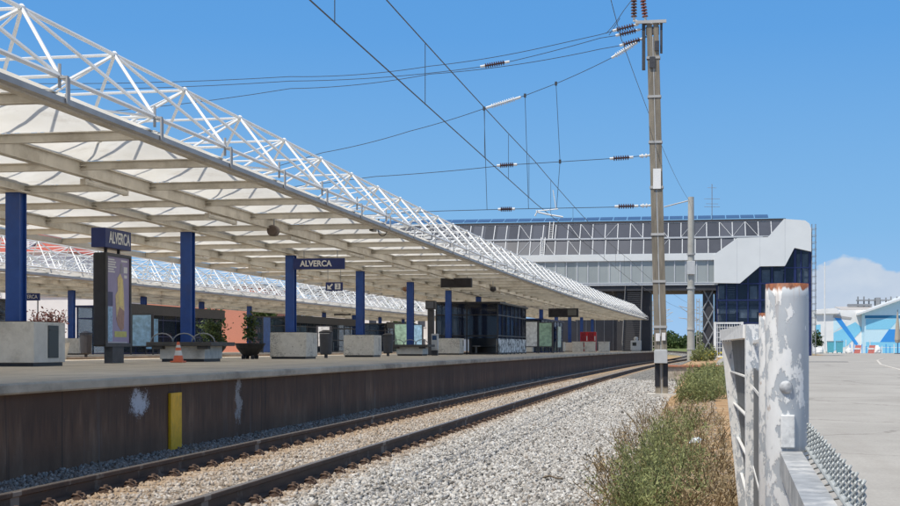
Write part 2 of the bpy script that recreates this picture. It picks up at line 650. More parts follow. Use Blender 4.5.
def tree(name, loc, h, w, label, group=None, leaf=leaf_tree, n=2600, ls=.35, trunk=.35, cat="tree"):
    t = local(name, loc, label, cat, group)
    mb = MB()
    th = h * trunk
    mb.tube((0, 0, -.2), (0, 0, th), .035 * h, 8, r2=.022 * h)
    blobs = []
    for i in range(9):
        a = random.uniform(0, 6.28); rr = random.uniform(.05, .33) * w
        z = random.uniform(th * .9, h * .86)
        p = (math.cos(a) * rr, math.sin(a) * rr, z)
        mb.tube((0, 0, th * random.uniform(.7, 1)), p, .013 * h, 5, r2=.004 * h)
        blobs.append((p, random.uniform(.16, .27) * w))
    mb.build("trunk", bark, t, origin=(0, 0, 0), smooth=True)
    cs, tn = [], []
    per = n // len(blobs)
    for p, r in blobs:
        q = RNG.normal(size=(per, 3))
        q /= np.linalg.norm(q, axis=1)[:, None]
        q *= (RNG.uniform(.25, 1, per) ** .5)[:, None] * r
        q[:, 2] *= .8
        cs.append(q + np.array(p)); tn.append(np.full(per, random.uniform(.25, .75)))
    leaf_cloud("crown", np.concatenate(cs), .4, ls, leaf, t, .6, tint=np.concatenate(tn))
    return t


# ------------------------------------------------------------------ terrain
def sm(a, b, x):
    t = min(1, max(0, (x - a) / (b - a)))
    return t * t * (3 - 2 * t)


def rise(y):
    return 1.25 * sm(150, 300, y)


def zroad(y):
    return -.12 + .5 * sm(6, 58, y)


PROF = [(-60, -.3), (-6.7, -.06), (-6.2, -.12), (-5.95, -.2), (-5.0, -.17), (-4.0, -.19), (-3.3, -.16), (-2.6, -.22), (-1.6, -.26), (-1.0, -.26)]


def bed(xl):
    if xl <= PROF[0][0]: return PROF[0][1]
    for (a, za), (b_, zb) in zip(PROF, PROF[1:]):
        if xl <= b_:
            return za + (zb - za) * (xl - a) / (b_ - a)
    return PROF[-1][1]


def ground(x, y):
    xl = x - cur(min(y, 260))
    zl = bed(xl)
    zr_ = zroad(y)
    if y > 61.15:
        k = sm(-1.55, -1.25, xl)
    else:
        k = sm(-.9, .35, xl)
    z = zl + (zr_ - zl) * k
    if xl < -41:
        z = .3
    g = rise(y)
    far = 1 - sm(5, 14, xl) if xl > 0 else 1.0
    if y > 158 and xl > -40:
        kk = sm(158, 182, y) * far
        z = z * (1 - kk) + (-.42) * kk
    z += g * 1.05 * far
    if y > 320: z = max(z, z + (y - 320) * .002)
    return z


def grid_mesh(name, xs, ys, zf, m, curved=False, kind="structure"):
    v, f = [], []
    for y in ys:
        for x in xs:
            X = x + (cur(min(y, 260)) if curved else 0)
            v.append((X, y, zf(X, y)))
    nx = len(xs)
    for j in range(len(ys) - 1):
        for i in range(nx - 1):
            f.append((j * nx + i, j * nx + i + 1, (j + 1) * nx + i + 1, (j + 1) * nx + i))
    me = bpy.data.meshes.new(name)
    me.from_pydata(v, [], f)
    me.materials.append(m)
    me.polygons.foreach_set("use_smooth", [True] * len(f))
    o = bpy.data.objects.new(name, me)
    COL.objects.link(o)
    if kind: o["kind"] = kind
    return o


def lin(a, b, n):
    return [a + (b - a) * i / n for i in range(n + 1)]


# soil / grass ground reaching the horizon
soil, nt, b = new_mat("dry_soil")
v = coords(nt, (1, 1, 1), True)
f = noise(nt, v, 1.4, 8, .65)
r = ramp(nt, [(.3, (.34, .21, .11)), (.5, (.52, .34, .19)), (.7, (.58, .45, .30))])
nt.links.new(f, r.inputs[0])
f2 = noise(nt, v, 26, 5, .7)
r2 = ramp(nt, [(.3, .6), (.7, 1.0)])
nt.links.new(f2, r2.inputs[0])
o = mixc(nt, 1.0, r.outputs[0], r2.outputs[0], "MULTIPLY")
sep = N(nt, "ShaderNodeSeparateXYZ"); nt.links.new(v, sep.inputs[0])
farf = math_n(nt, "MULTIPLY", math_n(nt, "SUBTRACT", sep.outputs[1], 190.0), .02, clamp=True)
fg = noise(nt, v, .06, 5, .6)
rg = ramp(nt, [(.35, (.09, .13, .04)), (.65, (.20, .22, .09))]); nt.links.new(fg, rg.inputs[0])
nt.links.new(mixc(nt, farf, o, rg.outputs[0]), b.inputs["Base Color"])
b.inputs["Roughness"].default_value = .95
b.inputs["Specular IOR Level"].default_value = .1
bp = N(nt, "ShaderNodeBump"); bp.inputs["Strength"].default_value = .6; bp.inputs["Distance"].default_value = .05
nt.links.new(f2, bp.inputs["Height"]); nt.links.new(bp.outputs[0], b.inputs["Normal"])

XS = [-3000, -1500, -700, -300, -150, -90, -60, -45, -41.2, -41, -40, -35, -25, -19] + lin(-6.9, -3, 13) + lin(-2.7, -1.7, 4) + lin(-1.6, .6, 14) + [1, 2, 4, 6, 8, 10, 14, 20, 30, 60, 120, 300, 700, 1500, 3000]
YS = [-300, -100, -40] + lin(-20, 60, 40) + [60.8, 61.1, 61.3, 61.6] + lin(63, 150, 29) + lin(155, 330, 25) + [360, 420, 520, 800, 1400, 2600, 4500]
grid_mesh("ground", XS, YS, lambda x, y: ground(x, y) - (.03 if -8 < x - cur(min(y, 260)) < -1 else 0.0), soil, True)

# ballast sheet
ball, nt, b = new_mat("ballast_sheet")
v = coords(nt, (1, 1, 1), True)
vo = N(nt, "ShaderNodeTexVoronoi"); vo.inputs["Scale"].default_value = 19.0
nt.links.new(v, vo.inputs["Vector"])
sepc = N(nt, "ShaderNodeSeparateColor"); nt.links.new(vo.outputs["Color"], sepc.inputs[0])
r = ramp(nt, [(0, (.10, .09, .08)), (.25, (.28, .265, .24)), (.6, (.47, .455, .42)), (1, (.68, .67, .63))])
nt.links.new(sepc.outputs[0], r.inputs[0])
dk = ramp(nt, [(.25, 1.0), (.62, .25)])
nt.links.new(vo.outputs["Distance"], dk.inputs[0])
o = mixc(nt, 1.0, r.outputs[0], dk.outputs[0], "MULTIPLY")
atr = N(nt, "ShaderNodeAttribute"); atr.attribute_name = "rust"
o = mixc(nt, atr.outputs["Fac"], o, (.33, .235, .15))
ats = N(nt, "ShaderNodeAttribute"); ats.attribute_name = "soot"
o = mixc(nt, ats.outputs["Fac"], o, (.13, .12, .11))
nt.links.new(o, b.inputs["Base Color"])
b.inputs["Roughness"].default_value = .95
b.inputs["Specular IOR Level"].default_value = .1
bp = N(nt, "ShaderNodeBump"); bp.inputs["Strength"].default_value = .9; bp.inputs["Distance"].default_value = .03; bp.invert = True
nt.links.new(vo.outputs["Distance"], bp.inputs["Height"]); nt.links.new(bp.outputs[0], b.inputs["Normal"])


def rust_of(xl):
    a = np.exp(-((xl + 4.1) / .38) ** 2) + np.exp(-((xl + 5.84) / .38) ** 2)
    return np.clip(a * .72 + .38 * ((xl > -5.8) & (xl < -4.1)), 0, .85)


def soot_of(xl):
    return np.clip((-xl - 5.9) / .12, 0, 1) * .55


bo = grid_mesh("ballast_bed", lin(-6.75, -1.0, 46), lin(-14, 150, 110) + lin(155, 205, 12), lambda x, y: ground(x, y) + .004, ball, True)
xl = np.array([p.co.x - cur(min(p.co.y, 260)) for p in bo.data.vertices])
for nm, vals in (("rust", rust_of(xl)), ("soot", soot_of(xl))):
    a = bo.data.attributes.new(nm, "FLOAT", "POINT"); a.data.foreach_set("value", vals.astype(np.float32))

# individual stones on the near ballast
ico = []
ph = (1 + 5 ** .5) / 2
IV = np.array([(-1, ph, 0), (1, ph, 0), (-1, -ph, 0), (1, -ph, 0), (0, -1, ph), (0, 1, ph), (0, -1, -ph), (0, 1, -ph), (ph, 0, -1), (ph, 0, 1), (-ph, 0, -1), (-ph, 0, 1)]) / 1.9
IF = np.array([(0, 11, 5), (0, 5, 1), (0, 1, 7), (0, 7, 10), (0, 10, 11), (1, 5, 9), (5, 11, 4), (11, 10, 2), (10, 7, 6), (7, 1, 8), (3, 9, 4), (3, 4, 2), (3, 2, 6), (3, 6, 8), (3, 8, 9), (4, 9, 5), (2, 4, 11), (6, 2, 10), (8, 6, 7), (9, 8, 1)])


def stones(n, ya, yb, x0, x1, size, power=1.0, edged=True):
    y = ya + (yb - ya) * RNG.uniform(0, 1, n) ** power
    xl = RNG.uniform(x0, x1, n)
    dens = np.where(np.abs(xl + 4.1) < .09, 0, 1) * np.where(np.abs(xl + 5.84) < .09, 0, 1)
    # sleepers are swept mostly clear
    sl = np.abs(((y - 9.0 + .3) % .6) - .3) < .12
    on = (xl > -6.25) & (xl < -3.68) & sl
    keep = (dens > 0) & ~(on & (RNG.uniform(0, 1, n) < .93))
    edge = (xl > -1.5) & (RNG.uniform(0, 1, n) < (xl + 1.5) / 1.1)
    keep &= ~(edge & edged)
    y, xl = y[keep], xl[keep]
    n = len(y)
    z = np.array([ground(a + cur(b_), b_) for a, b_ in zip(xl, y)])
    x = xl + np.maximum(0, y - 30) ** 2 / 5200
    sc = RNG.uniform(.55, 1.25, (n, 1, 1)) * size * RNG.uniform(.5, 1.4, (n, 1, 3))
    q = RNG.normal(size=(n, 4)); q /= np.linalg.norm(q, axis=1)[:, None]
    w_, a, b_, c = q.T
    M = np.stack([np.stack([1 - 2 * (b_ * b_ + c * c), 2 * (a * b_ - c * w_), 2 * (a * c + b_ * w_)], 1),
                  np.stack([2 * (a * b_ + c * w_), 1 - 2 * (a * a + c * c), 2 * (b_ * c - a * w_)], 1),
                  np.stack([2 * (a * c - b_ * w_), 2 * (b_ * c + a * w_), 1 - 2 * (a * a + b_ * b_)], 1)], 1)
    V = IV[None] * (1 + RNG.uniform(-.55, .5, (n, 12, 1)))
    V = V * sc
    V = np.einsum("nij,nkj->nki", M, V)
    V = V + np.stack([x, y, z + size * RNG.uniform(-.35, .65, n)], 1)[:, None, :]
    F = IF[None] + (np.arange(n) * 12)[:, None, None]
    t = RNG.beta(1.5, 1.2, n)
    return V.reshape(-1, 3), F.reshape(-1, 3), np.repeat(t, 12), np.repeat(np.clip(rust_of(xl) + RNG.normal(0, .12, n), 0, 1), 12), np.repeat(np.clip(soot_of(xl) * RNG.uniform(.7, 1.3, n), 0, 1), 12)


A = stones(115000, 8.5, 30, -6.75, -.55, .0215)
B = stones(60000, 30, 62, -6.75, -.75, .029, 1.3)
C3 = stones(9000, 11, 34, -1.25, .42, .016, 1.2, False)
V = np.concatenate([A[0], B[0], C3[0]]); F = np.concatenate([A[1], B[1] + len(A[0]), C3[1] + len(A[0]) + len(B[0])])
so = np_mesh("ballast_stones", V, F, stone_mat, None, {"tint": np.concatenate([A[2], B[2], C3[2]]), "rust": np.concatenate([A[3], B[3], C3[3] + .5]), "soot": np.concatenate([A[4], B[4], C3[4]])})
tag(so, "pale grey crushed stones heaped around the track", "ballast", kind="stuff")

# yard / road to the right
yard_m, nt, b = new_mat("concrete_yard")
v = coords(nt, (1, 1, 1), True)
f = noise(nt, v, .35, 8, .62)
r = ramp(nt, [(.3, (.315, .30, .275)), (.7, (.43, .412, .38))])
nt.links.new(f, r.inputs[0])
f2 = noise(nt, v, 30, 5, .7)
r2 = ramp(nt, [(.25, .78), (.6, 1.0)])
nt.links.new(f2, r2.inputs[0])
o = mixc(nt, 1.0, r.outputs[0], r2.outputs[0], "MULTIPLY")
f3 = noise(nt, coords(nt, (1.2, .1, 1), True), .9, 5, .7)
r3 = ramp(nt, [(.5, 0.0), (.75, .35)]); nt.links.new(f3, r3.inputs[0])
o = mixc(nt, r3.outputs[0], o, (.27, .245, .215))
sep = N(nt, "ShaderNodeSeparateXYZ"); nt.links.new(v, sep.inputs[0])
# slab joints across the yard every 11 m and along it every 9 m
jy = math_n(nt, "ABSOLUTE", math_n(nt, "SUBTRACT", math_n(nt, "FRACT", math_n(nt, "MULTIPLY", math_n(nt, "ADD", sep.outputs[1], 1.4), 1 / 11.0)), .5))
jy = math_n(nt, "GREATER_THAN", jy, .4978)
jx = math_n(nt, "ABSOLUTE", math_n(nt, "SUBTRACT", math_n(nt, "FRACT", math_n(nt, "MULTIPLY", math_n(nt, "ADD", sep.outputs[0], 2.6), 1 / 9.0)), .5))
jx = math_n(nt, "GREATER_THAN", jx, .4985)
j = math_n(nt, "MAXIMUM", jy, jx)
o = mixc(nt, math_n(nt, "MULTIPLY", j, .55), o, (.16, .145, .13))
vd = N(nt, "ShaderNodeTexVoronoi"); vd.feature = "DISTANCE_TO_EDGE"; vd.inputs["Scale"].default_value = .16
wp = N(nt, "ShaderNodeVectorMath"); wp.operation = "ADD"
nn_ = noise(nt, v, .8, 5, .65, 1); nt.links.new(nn_, wp.inputs[0]); nt.links.new(v, wp.inputs[1]); nt.links.new(wp.outputs[0], vd.inputs["Vector"])
ck = ramp(nt, [(.003, .6), (.006, 0.0)]); nt.links.new(vd.outputs["Distance"], ck.inputs[0])
o = mixc(nt, ck.outputs[0], o, (.17, .155, .14))
st_ = noise(nt, v, .55, 6, .7); sr_ = ramp(nt, [(.60, 0.0), (.72, .5)]); nt.links.new(st_, sr_.inputs[0])
o = mixc(nt, sr_.outputs[0], o, (.20, .185, .165))
nt.links.new(o, b.inputs["Base Color"])
b.inputs["Roughness"].default_value = .9
b.inputs["Specular IOR Level"].default_value = .2
grid_mesh("road", lin(.75, 6, 7) + lin(8, 90, 14), lin(-20, 60, 40) + lin(64, 260, 40), lambda x, y: ground(x, y) + .012, yard_m, True)

# pale kerb line curving across the yard
km = MB()
pth = [(3.0, 24.5), (3.35, 30), (3.8, 38), (4.7, 52), (6.4, 72), (9.5, 98), (13, 120)]
pts = []
for i in range(len(pth) - 1):
    for t in (0, .25, .5, .75):
        x = pth[i][0] + (pth[i + 1][0] - pth[i][0]) * t; y = pth[i][1] + (pth[i + 1][1] - pth[i][1]) * t
        pts.append((x + 2.9, y, ground(x + 2.9, y)))
km.sweep([(-.07, -.05), (.07, -.05), (.06, .03), (-.06, .03)], pts)
tag(km.build("kerb", mat("pale_kerb", (.52, .49, .44), .9, var=.15)), kind="structure")
mh = MB(); p = at(822, 369, 86)
mh.box((p.x, 86, ground(p.x, 86) + .022), (3.0, 1.2, .01))
tag(mh.build("drain_grate", dark_grey), "dark flat drain grate set in the pale concrete yard", "drain grate")

# ------------------------------------------------------------------ track
rust_rail, nt, b = new_mat("rusty_rail")
v = coords(nt, (1, .15, 1), True)
r = ramp(nt, [(.3, (.045, .027, .018)), (.7, (.115, .068, .043))])
nt.links.new(noise(nt, v, 14, 6, .65), r.inputs[0])
sm_ = N(nt, "ShaderNodeSeparateXYZ"); nt.links.new(v, sm_.inputs[0])
cell = N(nt, "ShaderNodeTexWhiteNoise"); cell.noise_dimensions = "1D"
nt.links.new(math_n(nt, "FLOOR", math_n(nt, "MULTIPLY", math_n(nt, "ADD", sm_.outputs[1], 2.35), 1 / 3.0)), cell.inputs["W"])
cr_ = ramp(nt, [(0, .84), (1, 1.0)]); nt.links.new(cell.outputs["Value"], cr_.inputs[0])
mc = mixc(nt, 1.0, r.outputs[0], cr_.outputs[0], "MULTIPLY")
seam = math_n(nt, "ABSOLUTE", math_n(nt, "SUBTRACT", math_n(nt, "FRACT", math_n(nt, "MULTIPLY", math_n(nt, "ADD", sm_.outputs[1], 2.35), 1.0)), .5))
seam = math_n(nt, "GREATER_THAN", seam, .488)
mc = mixc(nt, math_n(nt, "MULTIPLY", seam, .35), mc, (.45, .42, .37))
st2 = noise(nt, coords(nt, (1, 1.6, 1), True), 1.7, 7, .7)
sr2 = ramp(nt, [(.56, 0.0), (.72, .45)]); nt.links.new(st2, sr2.inputs[0])
mc = mixc(nt, sr2.outputs[0], mc, (.52, .47, .39))
nt.links.new(mc, b.inputs["Base Color"])
b.inputs["Roughness"].default_value = .75
rail_top, nt, b = new_mat("worn_rail_top")
b.inputs["Base Color"].default_value = (.30, .27, .24, 1)
b.inputs["Metallic"].default_value = .8
b.inputs["Roughness"].default_value = .35
sleeper_m = mat("sleeper_concrete", (.31, .225, .145), .9, var=.25, scale=9, bump=.3, dirt=(.16, .11, .07), dirt_amt=.6)
clip_m = mat("rusty_clip", (.11, .07, .05), .8, var=.3, scale=30)


def track_path():
    P = []
    y = -12.0
    while y <= 196:
        P.append((cur(y), y)); y += 2.0
    x, y = P[-1]
    hd = math.atan2(P[-1][0] - P[-2][0], 2.0)
    for k in range(90):
        hd -= 2.0 / 95.0
        x += math.sin(hd) * 2; y += math.cos(hd) * 2
        P.append((x, y))
        if hd < -1.45: break
    for k in range(40):
        x += math.sin(hd) * 3; y += math.cos(hd) * 3
        P.append((x, y))
    return P


TP = track_path()


def offset(off):
    o = []
    for i, (x, y) in enumerate(TP):
        a = TP[max(0, i - 1)]; c = TP[min(len(TP) - 1, i + 1)]
        d = Vector((c[0] - a[0], c[1] - a[1])).normalized()
        o.append((x + d.y * off, y - d.x * off, rise(y) + (0.06 * rise(y))))
    return o


RAIL = [(-.075, -.172), (.075, -.172), (.075, -.158), (.012, -.140), (.009, -.055), (.034, -.042), (.036, -.006), (.030, 0), (-.030, 0), (-.036, -.006), (-.034, -.042), (-.009, -.055), (-.012, -.140), (-.075, -.158)]
for off, lab in ((-4.10, "rusty brown steel rail of the track on the open ballast side, farther from the platform"), (-5.84, "rusty brown steel rail of the track running nearest the platform wall")):
    mb = MB()
    p = offset(off)
    mb.sweep(RAIL, p)
    for i, f in enumerate(mb.f):
        vs = [mb.v[k] for k in f]
        if len(f) == 4:
            iz = sorted({k % 14 for k in f})
            if iz == [7, 8]: mb.m[i] = 1
    tag(mb.build("rail", [rust_rail, rail_top]), lab, "rail", "two rails of the near track")

# sleepers with their clips
sl = local("railway_sleeper", (-4.97, 9.0, 0), "weathered brown concrete sleeper half buried in ballast under the two rails", "sleeper", "concrete sleepers under the track")
mb = MB()
prof = [(-.14, -.40), (.14, -.40), (.12, -.178), (-.12, -.178)]
mb.prism([(-1.3, y, z) for y, z in prof], (2.6, 0, 0))
mb.build("block", sleeper_m, sl, origin=(0, 0, 0), bevel=.015)
for rx in (-.87, .87):
    for sd in (-1, 1):
        c = MB()
        x0 = rx + sd * .12
        c.box((x0 + sd * .01, 0, -.168), (.11, .13, .022))
        c.tube((x0 + sd * .01, 0, -.18), (x0 + sd * .01, 0, -.105), .017, 8)
        c.lathe((x0 + sd * .01, 0, -.118), (x0 + sd * .01, 0, -.098), [(0, .028), (1, .024)], 6)
        for e in (-1, 1):
            c.wire([(x0 - sd * .045, e * .025, -.148), (x0 - sd * .02, e * .05, -.125), (x0 + sd * .03, e * .062, -.125), (x0 + sd * .055, e * .045, -.15)], .011, 5)
        c.build("rail_clip", clip_m, sl, origin=(0, 0, 0))
y = 9.6
while y < 142:
    if y < 62:
        dup(sl, (-4.97 + cur(y), y, 0))
    else:
        o = sl.copy(); COL.objects.link(o); o.location = (-4.97 + cur(y), y, 0)
        c = sl.children[0].copy(); COL.objects.link(c); c.parent = o
    y += .6

# ------------------------------------------------------------------ platforms
PZ = .90
deck_m, nt, b = new_mat("platform_paving")
v = coords(nt, (1, 1, 1), True)
f = noise(nt, v, .8, 8, .65)
r = ramp(nt, [(.3, (.47, .40, .30)), (.7, (.66, .575, .45))])
nt.links.new(f, r.inputs[0])
br = N(nt, "ShaderNodeTexBrick")
br.inputs["Scale"].default_value = 1.0
br.inputs["Brick Width"].default_value = .8
br.inputs["Row Height"].default_value = .8
br.offset = 0.0
br.inputs["Mortar Size"].default_value = .012
br.inputs["Color1"].default_value = (1, 1, 1, 1); br.inputs["Color2"].default_value = (.86, .86, .86, 1); br.inputs["Mortar"].default_value = (.35, .33, .3, 1)
nt.links.new(v, br.inputs["Vector"])
o = mixc(nt, 1.0, r.outputs[0], br.outputs["Color"], "MULTIPLY")
f2 = noise(nt, v, 2.3, 6, .7)
r2 = ramp(nt, [(.55, 0.0), (.7, .6)]); nt.links.new(f2, r2.inputs[0])
o = mixc(nt, r2.outputs[0], o, (.17, .15, .125))
nt.links.new(o, b.inputs["Base Color"]); b.inputs["Roughness"].default_value = .85

wall_m, nt, b = new_mat("platform_wall_concrete")
v = coords(nt, (1, 1, 1), True)
f = noise(nt, coords(nt, (1, 1, .32), True), 1.9, 8, .68)
r = ramp(nt, [(.3, (.135, .066, .036)), (.55, (.195, .103, .058)), (.75, (.29, .18, .115))])
nt.links.new(f, r.inputs[0])
o = r.outputs[0]
fs = noise(nt, coords(nt, (1, 1, .06), True), 7, 4, .7)
rs = ramp(nt, [(.60, 0.0), (.72, .6)]); nt.links.new(fs, rs.inputs[0])
o = mixc(nt, rs.outputs[0], o, (.24, .21, .19))
fs2 = noise(nt, coords(nt, (1, .8, .05), True), 5.3, 4, .7)
rs2 = ramp(nt, [(.61, 0.0), (.70, .75)]); nt.links.new(fs2, rs2.inputs[0])
o = mixc(nt, rs2.outputs[0], o, (.025, .02, .018))
sep = N(nt, "ShaderNodeSeparateXYZ"); nt.links.new(v, sep.inputs[0])
# cast joints every 3.4 m
jn = math_n(nt, "ABSOLUTE", math_n(nt, "SUBTRACT", math_n(nt, "FRACT", math_n(nt, "MULTIPLY", sep.outputs[1], 1 / 3.4)), .5))
jn = math_n(nt, "GREATER_THAN", jn, .4955)
o = mixc(nt, math_n(nt, "MULTIPLY", jn, .6), o, (.03, .025, .02))
# old lime splash and a run of efflorescence


def blot(yc, zc, sy, sz, amp):
    wv = noise(nt, v, 6.0, 5, .65)
    wv = math_n(nt, "MULTIPLY", math_n(nt, "SUBTRACT", wv, .5), amp)
    a = math_n(nt, "DIVIDE", math_n(nt, "SUBTRACT", sep.outputs[1], yc), sy)
    c = math_n(nt, "DIVIDE", math_n(nt, "SUBTRACT", sep.outputs[2], zc), sz)
    d = math_n(nt, "ADD", math_n(nt, "SQRT", math_n(nt, "ADD", math_n(nt, "MULTIPLY", a, a), math_n(nt, "MULTIPLY", c, c))), wv)
    fn = math_n(nt, "MULTIPLY", math_n(nt, "SUBTRACT", noise(nt, v, 38, 5, .7), .5), 2.2)
    return math_n(nt, "MULTIPLY", math_n(nt, "ADD", math_n(nt, "SUBTRACT", 1.0, d), fn), 2.2, clamp=True)


gb = noise(nt, v, .55, 6, .7)
rgb_ = ramp(nt, [(.4, 0.0), (.7, .40)]); nt.links.new(gb, rgb_.inputs[0])
o = mixc(nt, rgb_.outputs[0], o, (.055, .036, .026))
dr = noise(nt, coords(nt, (1, 2.2, .02), True), 3.1, 5, .75)
dl = math_n(nt, "MULTIPLY", math_n(nt, "ADD", math_n(nt, "SUBTRACT", sep.outputs[2], .95), math_n(nt, "MULTIPLY", dr, 1.35)), 4.5, clamp=True)
o = mixc(nt, math_n(nt, "MULTIPLY", dl, .55), o, (.05, .034, .025))
vs_ = N(nt, "ShaderNodeTexVoronoi"); vs_.inputs["Scale"].default_value = 1.0
nt.links.new(coords(nt, (.2, 1.35, .8), True), vs_.inputs["Vector"])
slit = ramp(nt, [(.035, .85), (.05, 0.0)]); nt.links.new(vs_.outputs["Distance"], slit.inputs[0])
o = mixc(nt, slit.outputs[0], o, (.012, .010, .009))
fd = noise(nt, coords(nt, (1, 1, .5), True), 30, 3, .7)
rd = ramp(nt, [(.70, 0.0), (.76, .55)]); nt.links.new(fd, rd.inputs[0])
o = mixc(nt, rd.outputs[0], o, (.30, .26, .23))
bl = blot(15.65, .58, .30, .17, 2.2)
o = mixc(nt, math_n(nt, "MULTIPLY", bl, .85), o, (.62, .63, .66))
bl2 = blot(19.3, .47, .15, .36, 3.4)
o = mixc(nt, math_n(nt, "MULTIPLY", bl2, .6), o, (.50, .48, .46))
nt.links.new(o, b.inputs["Base Color"]); b.inputs["Roughness"].default_value = .9
bp = N(nt, "ShaderNodeBump"); bp.inputs["Strength"].default_value = .3; bp.inputs["Distance"].default_value = .01
nt.links.new(noise(nt, v, 12, 5, .6), bp.inputs["Height"]); nt.links.new(bp.outputs[0], b.inputs["Normal"])
coping_m = mat("coping_concrete", (.50, .43, .33), .85, var=.22, scale=3, stretch=(1, .5, 1), dirt=(.13, .11, .09), dirt_amt=.7, bump=.2)


def cpath(xl, ya, yb, z=0.0, step=3.0):
    n = max(1, int((yb - ya) / step))
    return [(xl + cur(y), y, z) for y in lin(ya, yb, n)]


def platform(near, far, ya, yb):
    root = tag(thing("platform", (near, ya, 0), kind_label, "platform"), kind="structure") if False else thing("platform", (near, ya, 0), None, None)
    root["kind"] = "structure"
    del root["_o"]; root["_o"] = [near, ya, 0]
    mb = MB()
    mb.sweep([(-(near - far) + .35, -1.2), (-.45, -1.2), (-.45, PZ), (-(near - far) + .35, PZ)], cpath(near, ya, yb))
    mb.build("deck", deck_m, root)
    mb = MB(); mb.sweep([(-.45, -1.2), (-.06, -1.2), (-.06, PZ - .11), (-.45, PZ - .11)], cpath(near, ya, yb)); mb.build("platform_wall", wall_m, root)
    mb = MB(); mb.sweep([(-.449, PZ - .109), (.02, PZ - .109), (.04, PZ - .09), (.04, PZ - .015), (.025, PZ + .004), (-.449, PZ + .004)], cpath(near, ya, yb)); mb.build("coping", coping_m, root)
    mb = MB(); mb.sweep([(-(near - far), -1.2), (-(near - far) + .349, -1.2), (-(near - far) + .349, PZ + .003), (-(near - far), PZ + .003)], cpath(near, ya, yb)); mb.build("coping", coping_m, root)
    return root


platform(-6.6, -18.4, -16, 154)
platform(-25.7, -38.2, 20, 154)

yp = MB()
yp.box((-6.635, 16.75, .29), (.04, .38, .76))
tag(yp.build("marker_board", yellow_p, bevel=.006), "plain yellow upright board fixed to the platform wall beside the track", "marker post")

# ------------------------------------------------------------------ canopies
LX = [0, 2.575, 5.15, 7.725, 10.3]        # beam lines measured from the near edge
BASEZ = 4.25


